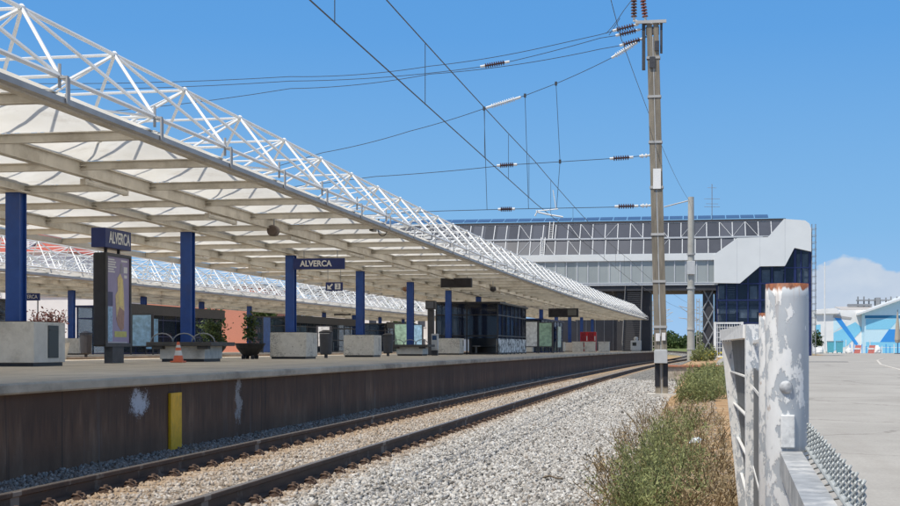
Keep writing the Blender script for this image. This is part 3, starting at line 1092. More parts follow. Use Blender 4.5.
def canopy(near, yb0, bays, coly, label, fine=True, colmat=blue_paint):
    y1 = yb0 + 3 * bays
    root = thing("platform_canopy", (near - 5.15, yb0, PZ), label, "canopy")

    def W(d, y, z):
        return (near - d + cur(y), y, z)
    ys = [yb0 + 3 * i for i in range(bays + 1)]
    # lengthwise beams (I section)
    for i, d in enumerate(LX):
        mb = MB()
        path = [W(d, y, 0) for y in ys]
        if i == 0:
            mb.sweep([(-.02, BASEZ), (.09, BASEZ), (.09, BASEZ + .07), (.077, BASEZ + .07), (.077, BASEZ + .015), (-.02, BASEZ + .015)], path)
            mb.build("gutter", zinc, root)
            mb = MB()
            mb.sweep([(-.16, BASEZ - .02), (-.03, BASEZ - .02), (-.03, BASEZ + .12), (-.16, BASEZ + .12)], path)
            mb.build("edge_beam", cream_steel, root)
            continue
        if i == 4:
            mb.sweep([(-.10, BASEZ), (.04, BASEZ), (.04, BASEZ + .15), (-.10, BASEZ + .15)], path)
            mb.build("gutter", zinc, root)
            continue
        zb, zt = (4.27, 4.52) if i == 2 else (4.17, 4.42)
        if i == 2: h = .10
        else: h = .075
        mb.sweep([(-h, zb), (h, zb), (h, zb + .018), (.016, zb + .02), (.016, zt - .02), (h, zt - .018), (h, zt), (-h, zt), (-h, zt - .018), (-.016, zt - .02), (-.016, zb + .02), (-h, zb + .018)], path)
        mb.build("main_beam", cream_steel, root)
    # cross beams, one per bay line
    for y in ys:
        mb = MB()
        a, b_ = W(.05, y, 0), W(10.25, y, 0)
        for dy, z0, z1, w_ in ((0, 4.27, 4.285, .10), (0, 4.285, 4.395, .014), (0, 4.395, 4.41, .10)):
            mb.bb((b_[0], y - w_ / 2, z0), (a[0], y + w_ / 2, z1))
        if fine:
            # clip plates where it meets the main beams
            for d in LX[1:4]:
                q = W(d, y, 0)
                mb.box((q[0], y, 4.335), (.26, .16, .012))
        mb.build("cross_beam", cream_steel, root)
        if fine:
            q = W(0, y, 0)
            bk = MB(); bk.box((q[0] + .112, y, BASEZ + .16), (.02, .085, .32)); bk.box((q[0] + .05, y, BASEZ + .33), (.13, .06, .03)); bk.tube((q[0], y, BASEZ + .2), (q[0], y, BASEZ + .5), .022, 5)
            bk.build("bracket", zinc, root)
    # membrane bays
    n = 7 if fine else 5
    for y in ys[:-1]:
        mb = MB()
        for k in range(4):
            vs, fs = [], []
            for j in range(n + 1):
                for i in range(n + 1):
                    u, w_ = i / n, j / n
                    d = LX[k] + .03 + (2.575 - .06) * u; yy = y + .05 + 2.9 * w_
                    pk = (math.sin(math.pi * u) * math.sin(math.pi * w_)) ** 1.15
                    vs.append(W(d, yy, 4.415 + .36 * pk))
            for j in range(n):
                for i in range(n):
                    fs.append((j * (n + 1) + i, j * (n + 1) + i + 1, (j + 1) * (n + 1) + i + 1, (j + 1) * (n + 1) + i))
            mb.add(vs, fs)
        mb.build("membrane", membrane, root, smooth=True)
    # space frame above
    sf = MB()
    zt, zb = 5.86, 4.60
    nn = 5 if fine else 4
    rc, rw = (.034, .028)
    tops = [LX[k] + 1.2875 for k in range(4)]
    for k, d in enumerate(tops):
        sf.wire([W(d, y + 1.5, zt) for y in ys[:-1]], rc, nn)
    for k, d in enumerate(LX):
        if k in (0, 1, 3, 4): sf.wire([W(d + (.02 if k == 0 else 0), y, zb) for y in ys], rc, nn)
    for y in ys[:-1]:
        sf.tube(W(tops[0], y + 1.5, zt), W(tops[3], y + 1.5, zt), rw * .9, nn, caps=False)
        for k, d in enumerate(tops):
            for dd in (LX[k], LX[k + 1]):
                for yy in (y, y + 3):
                    sf.tube(W(d, y + 1.5, zt), W(dd, yy, zb), rw, nn, caps=False)
            if fine and k == 0:
                q = Vector(W(d, y + 1.5, zt))
                sf.lathe(q - Vector((0, 0, .06)), q + Vector((0, 0, .06)), [(0, .02), (.3, .055), (.7, .055), (1, .02)], 6)
    for i_, y in enumerate(ys):
        sf.tube(W(0, y, zb), W(10.3, y, zb), rw * .8, nn, caps=False)
        if i_ < len(ys) - 1:
            a_, c_ = (0, LX[1]) if i_ % 2 else (LX[1], 0)
            sf.tube(W(a_, y, zb), W(c_, y + 3, zb), rw * .7, nn, caps=False)
            if i_ < len(ys) - 2:
                sf.tube(W(tops[0], y + 1.5, zt), W(tops[1], y + 4.5, zt), rw * .7, nn, caps=False)
    sf.build("space_frame", white_steel, root)
    # hangers that hold the beams from the frame
    # columns
    for i, cy in enumerate(coly):
        x, y_, _ = W(5.15, cy, 0)
        mb = MB()
        w_, t = .29, .03
        prof = [(-w_ / 2, -w_ / 2), (w_ / 2, -w_ / 2), (w_ / 2, -w_ / 2 + t), (w_ / 2 - .05, -w_ / 2 + t), (w_ / 2 - .05, w_ / 2 - t), (w_ / 2, w_ / 2 - t), (w_ / 2, w_ / 2), (-w_ / 2, w_ / 2), (-w_ / 2, w_ / 2 - t), (-w_ / 2 + .05, w_ / 2 - t), (-w_ / 2 + .05, -w_ / 2 + t), (-w_ / 2, -w_ / 2 + t)]
        mb.prism([(x + a, y_ + b_, PZ) for a, b_ in prof], (0, 0, 3.33))
        c = mb.build("column", colmat, root)
        hp = MB(); hp.box((x, y_, 4.248), (.42, .42, .04)); hp.build("head_plate", cream_steel, c)
    # fluorescent tubes along two beams
    yy = ys[0] + 1.0
    k = 0
    while yy < ys[-1] and fine:
        for d in (LX[1], LX[3]):
            q = W(d, yy, 0)
            mb = MB()
            mb.tube((q[0], yy - .85, 4.09), (q[0], yy + .85, 4.09), .055, 8)
            mb.box((q[0], yy - .6, 4.15), (.03, .05, .1)); mb.box((q[0], yy + .6, 4.15), (.03, .05, .1))
            mb.box((q[0], yy - .87, 4.09), (.10, .06, .10)); mb.box((q[0], yy + .87, 4.09), (.10, .06, .10))
            mb.build("tube_light", cream_steel, root, smooth=False)
        yy += 6
    return root


canopy(-7.7, -2.35, 50, [6.3 + 9 * i for i in range(0, 16)], "long white canopy of steel lattice and fabric over the near platform")
canopy(-26.8, 26.3, 41, [29.8 + 9 * i for i in range(13)], "white lattice and fabric canopy standing over the farther platform", fine=False)

# ------------------------------------------------------------------ platform furniture


def P(px, py, Y):
    return at(px, py, Y)


def block(x, y, label, plate=None, material=scrib_conc):
    t = local("concrete_planter", (x, y, PZ), label, "planter block", "concrete blocks round the blue columns")
    mb = MB(); mb.box((0, 0, .455), (1.2, 1.28, .77)); mb.build("block", material, t, origin=(0, 0, 0), bevel=.012)
    mb = MB(); mb.box((0, 0, .035), (1.12, 1.2, .07)); mb.build("plinth", black_metal, t, origin=(0, 0, 0))
    mb = MB(); mb.box((0, 0, .845), (1.0, 1.08, .02)); mb.build("soil", mat("planter_soil", (.10, .075, .05), .95, var=.4, scale=20), t, origin=(0, 0, 0))
    if plate:
        mb = MB(); mb.box((.605, plate[0], plate[1]), (.022, plate[2], plate[3])); mb.box((.612, plate[0], plate[1] + plate[3] * .36), (.02, plate[2] * .8, .03))
        mb.build("plaque", plate[4], t, origin=(0, 0, 0), bevel=.004)
    return t


def bench(x, y, label):
    t = local("concrete_bench", (x, y, PZ), label, "bench", "benches round the blue columns")
    mb = MB(); mb.box((0, 0, .235), (1.2, 1.28, .33)); mb.build("base", concrete, t, origin=(0, 0, 0), bevel=.012)
    mb = MB(); mb.box((0, 0, .035), (1.12, 1.2, .07)); mb.build("plinth", black_metal, t, origin=(0, 0, 0))
    mb = MB()
    for a, b_ in (((-.86, -.9), (.86, -.3)), ((-.86, .3), (.86, .9)), ((-.86, -.298), (-.3, .298)), ((.3, -.298), (.86, .298))):
        mb.bb((a[0], a[1], .40), (b_[0], b_[1], .50))
    for xx in (-.6, .6):
        mb.box((xx, -.72, .36), (.28, .22, .08))
    mb.build("seat", slab_grey, t, origin=(0, 0, 0), bevel=.008)
    for xx in (-.55, .55, 0.0):
        mb = MB()
        pts = []
        for k in range(9):
            a = math.pi * k / 8
            pts.append((xx + .30 * math.cos(a), -.62 + (0.1 if xx == 0 else 0), .50 + .22 * math.sin(a)))
        mb.wire(pts, .018, 6)
        mb.build("armrest", mid_grey, t, origin=(0, 0, 0), smooth=True)
    return t


BX = -12.75
CY = [6.3 + 9 * i for i in range(16)]
block(BX + cur(CY[2]), CY[2], "pale concrete block with a dark plaque at the foot of the leftmost big blue column", (.12, .47, .42, .62, cushion_grey), concrete)
bench(BX + cur(CY[3]), CY[3], "low concrete bench with dark seat slab round the blue column behind the traffic cone")
block(BX + cur(CY[4]), CY[4], "scribbled concrete block beneath the hanging blue station name board", (.3, .62, .30, .24, mat("pale_plaque", (.55, .54, .5), .7)))
block(BX + cur(CY[5]), CY[5], "scribbled concrete block just right of the one beneath the hanging name board", (.25, .5, .26, .5, mat("pale_plaque", (.42, .41, .39), .7)))
bench(BX + cur(CY[6]), CY[6], "low concrete bench with dark seat slab just left of the dark glass shelter")
block(BX + cur(CY[7]), CY[7], "scribbled concrete block in front of the dark glass shelter", (.4, .6, .16, .3, cushion_grey))
for i, lab in ((9, "pale concrete block round the first blue column beyond the dark glass shelter"), (10, "pale concrete block under the farther dark departure board"), (11, "pale concrete block before the red vending machines"), (12, "pale concrete block beside the red vending machines"), (13, "pale concrete block round the last but one blue column near the footbridge"), (14, "pale concrete block round the last blue column near the footbridge")):
    block(BX + cur(CY[i]), CY[i], lab, None, concrete)

# platform 2 blocks
for i, lab in ((3, "grey concrete block on the far platform behind the leftmost big blue column"), (5, "grey concrete block on the far platform seen right of the poster totem"), (8, "grey concrete block on the far platform behind the scribbled blocks"), (10, "grey concrete block on the far platform near the red lit clock")):
    y = 29.8 + 9 * (i + 1)
    block(-31.85 + cur(y), y, lab, (-.3, .5, .3, .3, cushion_grey), concrete)

# traffic cone
t = local("traffic_cone", (-12.2, 31.0, PZ), "orange and white traffic cone standing before the low bench", "traffic cone")
mb = MB(); mb.box((0, 0, .02), (.30, .30, .04)); mb.build("base", orange_p, t, origin=(0, 0, 0), bevel=.01)
for z0, z1, r0, r1, m_ in ((.04, .17, .125, .098, orange_p), (.171, .29, .098, .072, cone_w), (.291, .36, .072, .058, orange_p), (.361, .42, .058, .045, cone_w), (.421, .50, .045, .028, orange_p)):
    mb = MB(); mb.lathe((0, 0, z0), (0, 0, z1), [(0, r0), (1, r1)], 16); mb.build("band", m_, t, origin=(0, 0, 0), smooth=False)

# advertising totem with the station name on top
TX, TY = -13.1, 29.35
t = local("poster_totem", (TX, TY, PZ), "black framed lit poster totem with a blue name box on top", "poster totem")
L = 1.36
mb = MB(); mb.box((0, 0, .19), (.20, .62, .38)); mb.build("foot", dark_grey, t, origin=(0, 0, 0))
mb = MB(); mb.box((-.06, 0, 1.44), (.30, L, 2.12)); mb.build("case", black_metal, t, origin=(0, 0, 0), bevel=.04)
fr = MB()
for a, b_ in (((.091, -L / 2, .38), (.13, -L / 2 + .06, 2.5)), ((.091, L / 2 - .06, .38), (.13, L / 2, 2.5)), ((.091, -L / 2 + .061, 2.43), (.13, L / 2 - .061, 2.5)), ((.091, -L / 2 + .061, .38), (.13, L / 2 - .061, .46))):
    fr.bb(a, b_)
fr.build("frame", dark_grey, t, origin=(0, 0, 0))
purple = mat("poster_purple", (.30, .245, .38), .35, var=.10, scale=2)
po = MB(); po.bb((.092, -L / 2 + .062, .462), (.10, L / 2 - .062, 2.428)); poster = po.build("poster", purple, t, origin=(0, 0, 0))


def flat(name, pts, m_, x=.102, par=None, thick=.003):
    q = MB(); q.prism([(x, a, c) for a, c in pts], (thick, 0, 0)); return q.build(name, m_, par or poster, origin=(0, 0, 0))


tan_c = mat("poster_tan", (.66, .50, .22), .4, var=.22, scale=9)
gold_c = mat("poster_gold", (.76, .60, .22), .4, var=.12)
pink_c = mat("poster_brown", (.36, .20, .14), .4, var=.2, scale=12)
ink_w = mat("poster_white_ink", (.68, .66, .64), .4, var=.05)
flat("figure", [(-.10, 1.02), (-.16, 1.55), (-.03, 1.66), (-.05, 1.95), (.10, 2.06), (.26, 1.92), (.30, 1.6), (.33, 1.2), (.05, 1.30)], tan_c)
flat("figure", [(-.12, 1.015), (.05, 1.295), (.33, 1.195), (.30, .80), (.16, .74), (-.02, .86)], pink_c)
flat("figure", [(.02, 1.32), (.12, 1.98), (.22, 1.9), (.24, 1.32)], gold_c, .106)
flat("bottle_shape", [(.10, 2.07), (.12, 2.30), (.22, 2.30), (.25, 2.07)], mat("poster_grey", (.27, .25, .30), .4))
flat("label_box", [(-.20, .60), (-.20, .73), (.46, .73), (.46, .60)], mat("poster_olive", (.48, .46, .12), .4))
flat("blue_panel", [(-.60, .50), (-.60, 1.28), (-.32, 1.28), (-.32, .50)], mat("poster_blue", (.28, .42, .58), .4, var=.45, scale=14))
flat("violet_panel", [(-.60, 1.30), (-.60, 1.62), (-.30, 1.62), (-.30, 1.30)], mat("poster_violet", (.06, .05, .12), .4))
for k in range(6):
    ln = MB(); ln.bb((.102, -.55, 2.34 - .055 * k), (.104, -.55 + (.34, .42, .38, .44, .30, .36)[k], 2.37 - .055 * k)); ln.build("text_line", ink_w, poster, origin=(0, 0, 0))
for a, b_ in (((.102, .16, 2.33), (.104, .5, 2.37)), ((.102, .30, 2.08), (.104, .5, 2.22)), ((.102, .32, 1.96), (.104, .48, 2.03)), ((.102, -.55, .47), (.104, .5, .485))):
    ln = MB(); ln.bb(a, b_); ln.build("text_line", ink_w, poster, origin=(0, 0, 0))
for yy in (-.35, .35):
    mb = MB(); mb.box((-.05, yy, 2.56), (.06, .05, .12)); mb.build("post", black_metal, t, origin=(0, 0, 0))
mb = MB(); mb.box((-.05, -.03, 2.83), (.34, L + .06, .44)); nb = mb.build("name_box", navy_paint, t, origin=(0, 0, 0), bevel=.01)
text_mesh("lettering", "ALVERCA", .37, (.126, .02, 2.835), (R(90), 0, R(90)), white_letter, nb, squash=.72, bold=.006)

# hanging station name board
by = CY[4] + .0
x0, x1 = BX + cur(by) + .05, -10.98
t = local("station_name_board", ((x0 + x1) / 2, by - .19, 3.94), "long blue board reading ALVERCA hung from the side of a column", "name board")
mb = MB(); mb.box((0, 0, 0), (x1 - x0, .08, .35)); bd = mb.build("board", navy_paint, t, origin=(0, 0, 0), bevel=.008)
text_mesh("lettering", "ALVERCA", .262, (-.10, -.046, .0), (R(90), 0, 0), white_letter, t, squash=.93, bold=.007)
mb = MB(); mb.tube((-.5, 0, .17), (-.5, 0, .42), .015, 6); mb.tube((.6, 0, .17), (.6, 0, .42), .015, 6); mb.build("hanger", mid_grey, t, origin=(0, 0, 0))

# small way sign: arrow and platform number
t = local("platform_number_sign", (-13.45, 50.0, 3.58), "small dark hanging sign with a white arrow and the number 3", "direction sign")
mb = MB(); mb.box((0, 0, 0), (.66, .07, .32)); mb.build("board", navy_paint, t, origin=(0, 0, 0), bevel=.006)
mb = MB(); mb.bb((.03, -.042, -.11), (.25, -.038, .11)); mb.build("white_square", white_letter, t, origin=(0, 0, 0))
text_mesh("lettering", "3", .22, (.14, -.046, 0), (R(90), 0, 0), navy_paint, t)
mb = MB()
mb.prism([(-.26, -.04, -.11), (-.08, -.04, -.11), (-.26, -.04, .07)], (0, -.004, 0)); mb.prism([(-.21, -.041, -.02), (-.17, -.041, -.06), (-.04, -.041, .07), (-.08, -.041, .11)], (0, -.004, 0))
mb.build("arrow", white_letter, t, origin=(0, 0, 0))
mb = MB(); mb.tube((-.25, 0, .16), (-.25, 0, .75), .012, 6); mb.tube((.25, 0, .16), (.25, 0, .75), .012, 6); mb.build("hanger", mid_grey, t, origin=(0, 0, 0))

# hanging departure boards
for px, Y, w_, h_, zc, lab in ((456.5, 57.0, 1.34, .40, 4.02, "black departure board hung from the canopy above a blue column by the shelter"), (563.5, 95.5, 2.1, .62, 3.72, "black departure board hung far along the platform beyond the glass shelter")):
    q = at(px, 300, Y)
    t = local("departure_board", (q.x, Y, zc), lab, "departure board")
    mb = MB(); mb.box((0, 0, 0), (w_, .22, h_)); mb.build("case", black_metal, t, origin=(0, 0, 0), bevel=.015)
    mb = MB(); mb.box((0, -.115, 0), (w_ * .92, .012, h_ * .78)); mb.build("screen", mat("unlit_screen", (.018, .016, .02), .25, var=.3), t, origin=(0, 0, 0))
    mb = MB()
    for s in (-.35, .35): mb.tube((s * w_, 0, h_ / 2), (s * w_, 0, 4.3 - zc), .02, 6)
    mb.build("hanger", mid_grey, t, origin=(0, 0, 0))
    if Y > 90:
        mb = MB(); mb.bb((.3, -.126, -.2), (.92, -.122, .22)); mb.build("display_row", mat("screen_grey", (.10, .10, .09), .3), t, origin=(0, 0, 0))

# horn loudspeaker, cameras
q = at(274, 231, 32.0)
t = local("loudspeaker", (q.x, 32.0, q.z), "brown round loudspeaker hung under the canopy left of the name board", "loudspeaker")
mb = MB(); mb.lathe((0, -.16, 0), (0, .16, 0), [(0, .11), (.08, .14), (.7, .13), (1, .08)], 14); mb.build("body", mat("brown_plastic", (.12, .09, .075), .5), t, origin=(0, 0, 0), smooth=False)
mb = MB(); mb.tube((0, 0, .12), (0, 0, .34), .02, 6); mb.build("bracket", mid_grey, t, origin=(0, 0, 0))
q = at(373, 229, 34.0)
t = local("security_camera", (q.x, 34.0, q.z), "pale security camera with a coiled cable under the canopy edge", "camera")
mb = MB(); mb.box((0, 0, 0), (.12, .34, .12)); mb.box((0, -.03, .068), (.15, .40, .015)); mb.build("housing", mid_grey, t, origin=(0, 0, 0), bevel=.01, smooth=False)
mb = MB(); mb.lathe((0, -.2, 0), (0, -.165, 0), [(0, .045), (1, .05)], 10); mb.build("lens", black_metal, t, origin=(0, 0, 0))
mb = MB(); mb.tube((0, .05, .05), (.15, .05, .26), .02, 6); mb.wire([(.24 + .12 * math.cos(a), .05, -.02 + .16 * math.sin(a)) for a in lin(.8, 6.8, 14)], .012, 5); mb.build("bracket", black_metal, t, origin=(0, 0, 0))
for px, py, Y, lab in ((493, 289, 62, "small dark dome camera under the canopy above the glass shelter"), (600, 305, 104, "small dark dome camera under the canopy end near the footbridge"), (405.5, 289, 66, "small brown dome lamp under the canopy left of the glass shelter")):
    q = at(px, py, Y)
    t = local("dome_camera", (q.x, Y, q.z), lab, "camera")
    mb = MB(); mb.lathe((0, 0, -.14), (0, 0, .1), [(0, .02), (.2, .12), (.5, .15), (1, .13)], 12); mb.build("dome", mat("brown_dome", (.20, .10, .05), .4) if "brown" in lab else black_metal, t, origin=(0, 0, 0), smooth=False)
    mb = MB(); mb.tube((0, 0, .1), (0, 0, 4.34 - q.z), .02, 6); mb.build("hanger", mid_grey, t, origin=(0, 0, 0))

# potted plants


def pot(loc, label, hgt=1.0, spread=.35, leaves=420, slim=False):
    t = local("potted_plant", loc, label, "potted plant", "plants in black bowls on the platform")
    mb = MB()
    mb.lathe((0, 0, .10), (0, 0, .50), [(0, .20), (.15, .27), (.6, .42), (.9, .47), (.92, .50), (1, .50)], 20)
    mb.build("bowl", bowl_black, t, origin=(0, 0, 0), smooth=False)
    mb = MB()
    for a in range(4):
        x, y = .22 * math.cos(a * 1.57 + .7), .22 * math.sin(a * 1.57 + .7)
        mb.lathe((x, y, 0), (x, y, .14), [(0, .06), (.6, .07), (1, .04)], 8)
    mb.build("foot", black_metal, t, origin=(0, 0, 0))
    mb = MB(); cs = []
    for k in range(6):
        a = random.uniform(0, 6.28); rr = random.uniform(0, spread * .6)
        top = (rr * math.cos(a), rr * math.sin(a), .5 + hgt * random.uniform(.7, 1))
        mb.tube((rr * .3 * math.cos(a), rr * .3 * math.sin(a), .45), top, .014, 5, r2=.005)
        for j in range(leaves // 6):
            f_ = random.uniform(.15, 1)
            cs.append((top[0] * f_ + random.gauss(0, spread * .33), top[1] * f_ + random.gauss(0, spread * .33), .5 + (top[2] - .5) * f_ + random.gauss(0, .05)))
    mb.build("stem", bark, t, origin=(0, 0, 0))
    leaf_cloud("foliage", cs, .4, .12, leaf_pot, t, .5)
    return t


q = at(250, 355, 41.2)
pot((q.x, 41.2, PZ), "tall slim leafy plant in a black bowl left of the scribbled block", 1.0, .26, 380)
q = at(214, 350, 47.0)
pot((q.x, 47.0, PZ), "bushy round green shrub in a black bowl behind the low bench", .85, .55, 900)
q = at(50, 340, 45.0)
for px, lab in ((40, "reddish leafed shrub behind the leftmost concrete block, the one nearer the frame edge"), (56, "reddish leafed shrub behind the leftmost concrete block, the one toward the totem")):
    q = at(px, 340, 38.0)
    t = local("red_shrub", (q.x, 38.0, PZ), lab, "shrub", "reddish shrubs on the platform")
    mb = MB(); mb.lathe((0, 0, 0), (0, 0, .5), [(0, .3), (1, .4)], 14); mb.build("tub", concrete, t, origin=(0, 0, 0))
    mb = MB(); cs = []
    for k in range(14):
        a = random.uniform(0, 6.28); rr = random.uniform(.1, .5)
        top = Vector((rr * math.cos(a), rr * math.sin(a), random.uniform(.9, 1.55)))
        mb.tube((0, 0, .45), top, .012, 4, r2=.004)
        for j in range(48):
            f_ = random.uniform(.3, 1)
            cs.append((top.x * f_ + random.gauss(0, .06), top.y * f_ + random.gauss(0, .06), .45 + (top.z - .45) * f_ + random.gauss(0, .05)))
    mb.build("stem", bark, t, origin=(0, 0, 0)); leaf_cloud("foliage", cs, .3, .10, leaf_red, t, .5)

# ------------------------------------------------------------------ glazed shelters


def shelter(x0, x1, y0, y1, zt, label, frame_m, glass_m, bay=1.5, lower=None, fascia=None, group="glazed shelters on the platforms", inner=True):
    t = thing("glass_shelter", ((x0 + x1) / 2, (y0 + y1) / 2, PZ), label, "glass shelter", group)
    sh = lambda y: cur(y)
    fm = MB()
    nx = max(1, round((x1 - x0) / bay)); ny = max(1, round((y1 - y0) / bay))
    for i in range(nx + 1):
        x = x0 + (x1 - x0) * i / nx
        for y in (y0, y1):
            fm.bb((x - .035 + sh(y), y - .035, PZ), (x + .035 + sh(y), y + .035, zt - .101))
    for j in range(1, ny):
        y = y0 + (y1 - y0) * j / ny
        for x in (x0, x1):
            fm.bb((x - .035 + sh(y), y - .035, PZ), (x + .035 + sh(y), y + .035, zt - .101))
    for z in (PZ + .06, PZ + 1.0, zt - .7):
        for y in (y0, y1):
            fm.bb((x0 + .036 + sh(y), y - .028, z - .03), (x1 - .036 + sh(y), y + .028, z + .03))
        for x in (x0, x1):
            fm.prism([(x - .027 + sh(y0), y0 + .036, z - .029), (x + .027 + sh(y0), y0 + .036, z - .029), (x + .027 + sh(y0), y0 + .036, z + .029), (x - .027 + sh(y0), y0 + .036, z + .029)], (sh(y1) - sh(y0), y1 - y0 - .072, 0))
    fm.build("frame", frame_m, t)
    rf = MB(); rf.prism([(x0 - .15 + sh(y0), y0 - .15, zt - .10), (x1 + .15 + sh(y0), y0 - .15, zt - .10), (x1 + .15 + sh(y1), y1 + .15, zt - .10), (x0 - .15 + sh(y1), y1 + .15, zt - .10)], (0, 0, .10)); rf.build("roof", frame_m, t)
    zl = PZ + (.86 if lower else .10)
    for y in (y0, y1):
        g = MB(); g.bb((x0 + .04 + sh(y), y - .006, zl), (x1 - .04 + sh(y), y + .006, zt - .11)); g.build("glass_pane", glass_m, t)
    for x in (x0, x1):
        g = MB(); g.prism([(x - .006 + sh(y0), y0 + .04, zl), (x + .006 + sh(y0), y0 + .04, zl), (x + .006 + sh(y0), y0 + .04, zt - .11), (x - .006 + sh(y0), y0 + .04, zt - .11)], (sh(y1) - sh(y0), y1 - y0 - .08, 0)); g.build("glass_pane", glass_m, t)
    if lower:
        x = x1
        g = MB(); g.prism([(x - .012 + sh(y0), y0 + .04, PZ + .10), (x + .04 + sh(y0), y0 + .04, PZ + .10), (x + .04 + sh(y0), y0 + .04, PZ + .85), (x - .012 + sh(y0), y0 + .04, PZ + .85)], (sh(y1) - sh(y0), y1 - y0 - .08, 0)); g.build("lower_panel", lower, t)
    if fascia:
        g = MB(); g.prism([(x1 + .155 + sh(y0), y0 - .15, zt - .45), (x1 + .20 + sh(y0), y0 - .15, zt - .45), (x1 + .20 + sh(y0), y0 - .15, zt + .12), (x1 + .155 + sh(y0), y0 - .15, zt + .12)], (sh(y1) - sh(y0), y1 - y0 + .3, 0)); g.build("fascia", fascia, t)
    if inner:
        g = MB()
        ym = (y0 + y1) / 2; xm = (x0 + x1) / 2 + sh(ym)
        g.bb((xm - .06, y0 + .5, PZ), (xm + .06, y1 - .5, zt - .3)); g.build("partition", dark_wall, t)
        g = MB(); g.bb((xm + .07, y0 + .8, PZ + .42), (xm + .5, y1 - .8, PZ + .47)); g.bb((xm + .2, y0 + 1, PZ), (xm + .3, y0 + 1.1, PZ + .42)); g.bb((xm + .2, y1 - 1.1, PZ), (xm + .3, y1 - 1, PZ + .42)); g.build("seat", mid_grey, t)
    return t


shelter(-13.9, -10.6, 71.3, 81.8, 3.70, "large dark glass shelter with a scribbled white lower panel on the near platform", black_metal, glass_dark, 1.5, graffiti)
shelter(-13.6, -11.6, 96.5, 108.5, 3.35, "farther glass shelter with posters on the near platform, beyond the large dark one", blue_frame, glass_clear, 1.7)
shelter(-33.2, -30.7, 50.5, 57.0, 3.45, "dark glass shelter on the far platform left of the poster totem", black_metal, glass_dark, 1.6)
s2 = shelter(-33.2, -30.7, 69, 84, 3.55, "long glass shelter with pale posters on the far platform right of the poster totem", blue_frame, glass_clear, 1.8, fascia=dark_grey)
shelter(-33.2, -30.7, 97, 116, 3.6, "long glass shelter with a black fascia on the far platform behind the name board", dark_grey, glass_clear, 1.8, fascia=black_metal)
shelter(-33.2, -30.7, 126, 140, 3.6, "small farthest glass shelter on the far platform", dark_grey, glass_dark, 1.8, fascia=black_metal)
# posters in the shelters
for x, y, w_, z0, z1, m_, lab in ((-30.45, 72.5, 1.7, 1.2, 2.9, mat("poster_sky", (.25, .47, .66), .5, var=.4, scale=3), "pale blue poster on the long far shelter, nearer the totem"), (-30.45, 77.6, 1.7, 1.2, 2.8, mat("poster_icy", (.50, .58, .64), .5, var=.4, scale=3), "pale grey blue poster on the long far shelter, behind a blue column"), (-30.4, 92.0, 1.6, .95, 3.4, mat("poster_deep", (.05, .13, .36), .5, var=.3, scale=3), "tall blue advert panel between two far shelters"),
                             (-11.35, 99.5, 1.9, 1.3, 2.9, mat("map_panel", (.66, .70, .60), .5, var=.35, scale=4), "pale map panel on the farther near platform shelter, nearer end"), (-11.35, 104.5, 2.6, 1.3, 2.9, mat("leafy_panel", (.52, .62, .55), .5, var=.5, scale=2), "pale green panel on the farther near platform shelter, far end")):
    t = thing("advert_board", (x + cur(y), y, PZ), lab, "poster")
    mb = MB(); mb.box((x + cur(y), y, (z0 + z1) / 2), (.04, w_, z1 - z0)); mb.build("poster", m_, t)
    mb = MB(); mb.box((x + cur(y), y - w_ / 2 - .03, (PZ + z1) / 2), (.06, .05, z1 - PZ)); mb.box((x + cur(y), y + w_ / 2 + .03, (PZ + z1) / 2), (.06, .05, z1 - PZ)); mb.build("frame", dark_grey, t)

# clock totem beside the shelter
q = at(431, 345, 64.5)
t = local("clock_totem", (q.x, 64.5, PZ), "dark slim totem topped with a box beside the dark glass shelter", "totem")
mb = MB(); mb.box((0, 0, 1.1), (.30, .22, 2.2)); mb.build("post", dark_grey, t, origin=(0, 0, 0), bevel=.01)
mb = MB(); mb.box((0, 0, 2.42), (.46, .46, .42)); mb.build("box", dark_wall, t, origin=(0, 0, 0), bevel=.01)
mb = MB(); mb.box((0, -.235, 2.42), (.34, .01, .3)); mb.build("screen", mat("dull_screen", (.10, .11, .13), .25), t, origin=(0, 0, 0))
q = at(435, 345, 61.5)
t = local("ticket_validator", (q.x, 61.5, PZ), "light grey ticket validator standing at the foot of the dark totem", "ticket machine")
mb = MB(); mb.box((0, 0, .12), (.26, .22, .24)); mb.build("foot", dark_grey, t, origin=(0, 0, 0))
mb = MB(); mb.box((0, 0, .62), (.30, .26, .76)); mb.build("body", bin_grey, t, origin=(0, 0, 0), bevel=.02)
mb = MB(); mb.box((0, -.135, .82), (.2, .01, .2)); mb.build("screen", solar_blue, t, origin=(0, 0, 0))

# red vending machines
for px, lab in ((584.5, "red vending machine near the footbridge, the left one of the pair"), (592.5, "red vending machine near the footbridge, the right one of the pair")):
    q = at(px, 343, 121.5)
    t = local("vending_machine", (q.x, 121.5, PZ), lab, "vending machine", "red vending machines")
    mb = MB(); mb.box((0, 0, .90), (.70, .7, 1.75)); mb.build("body", red_p, t, origin=(0, 0, 0), bevel=.03)
    mb = MB(); mb.box((-.08, -.355, 1.25), (.44, .012, 1.0)); mb.build("window", mat("vending_window", (.25, .03, .04), .15, var=.4, scale=9), t, origin=(0, 0, 0))
    mb = MB(); mb.box((.24, -.355, 1.2), (.10, .014, .4)); mb.box((0, -.355, .35), (.5, .014, .16)); mb.build("panel", bin_grey, t, origin=(0, 0, 0))
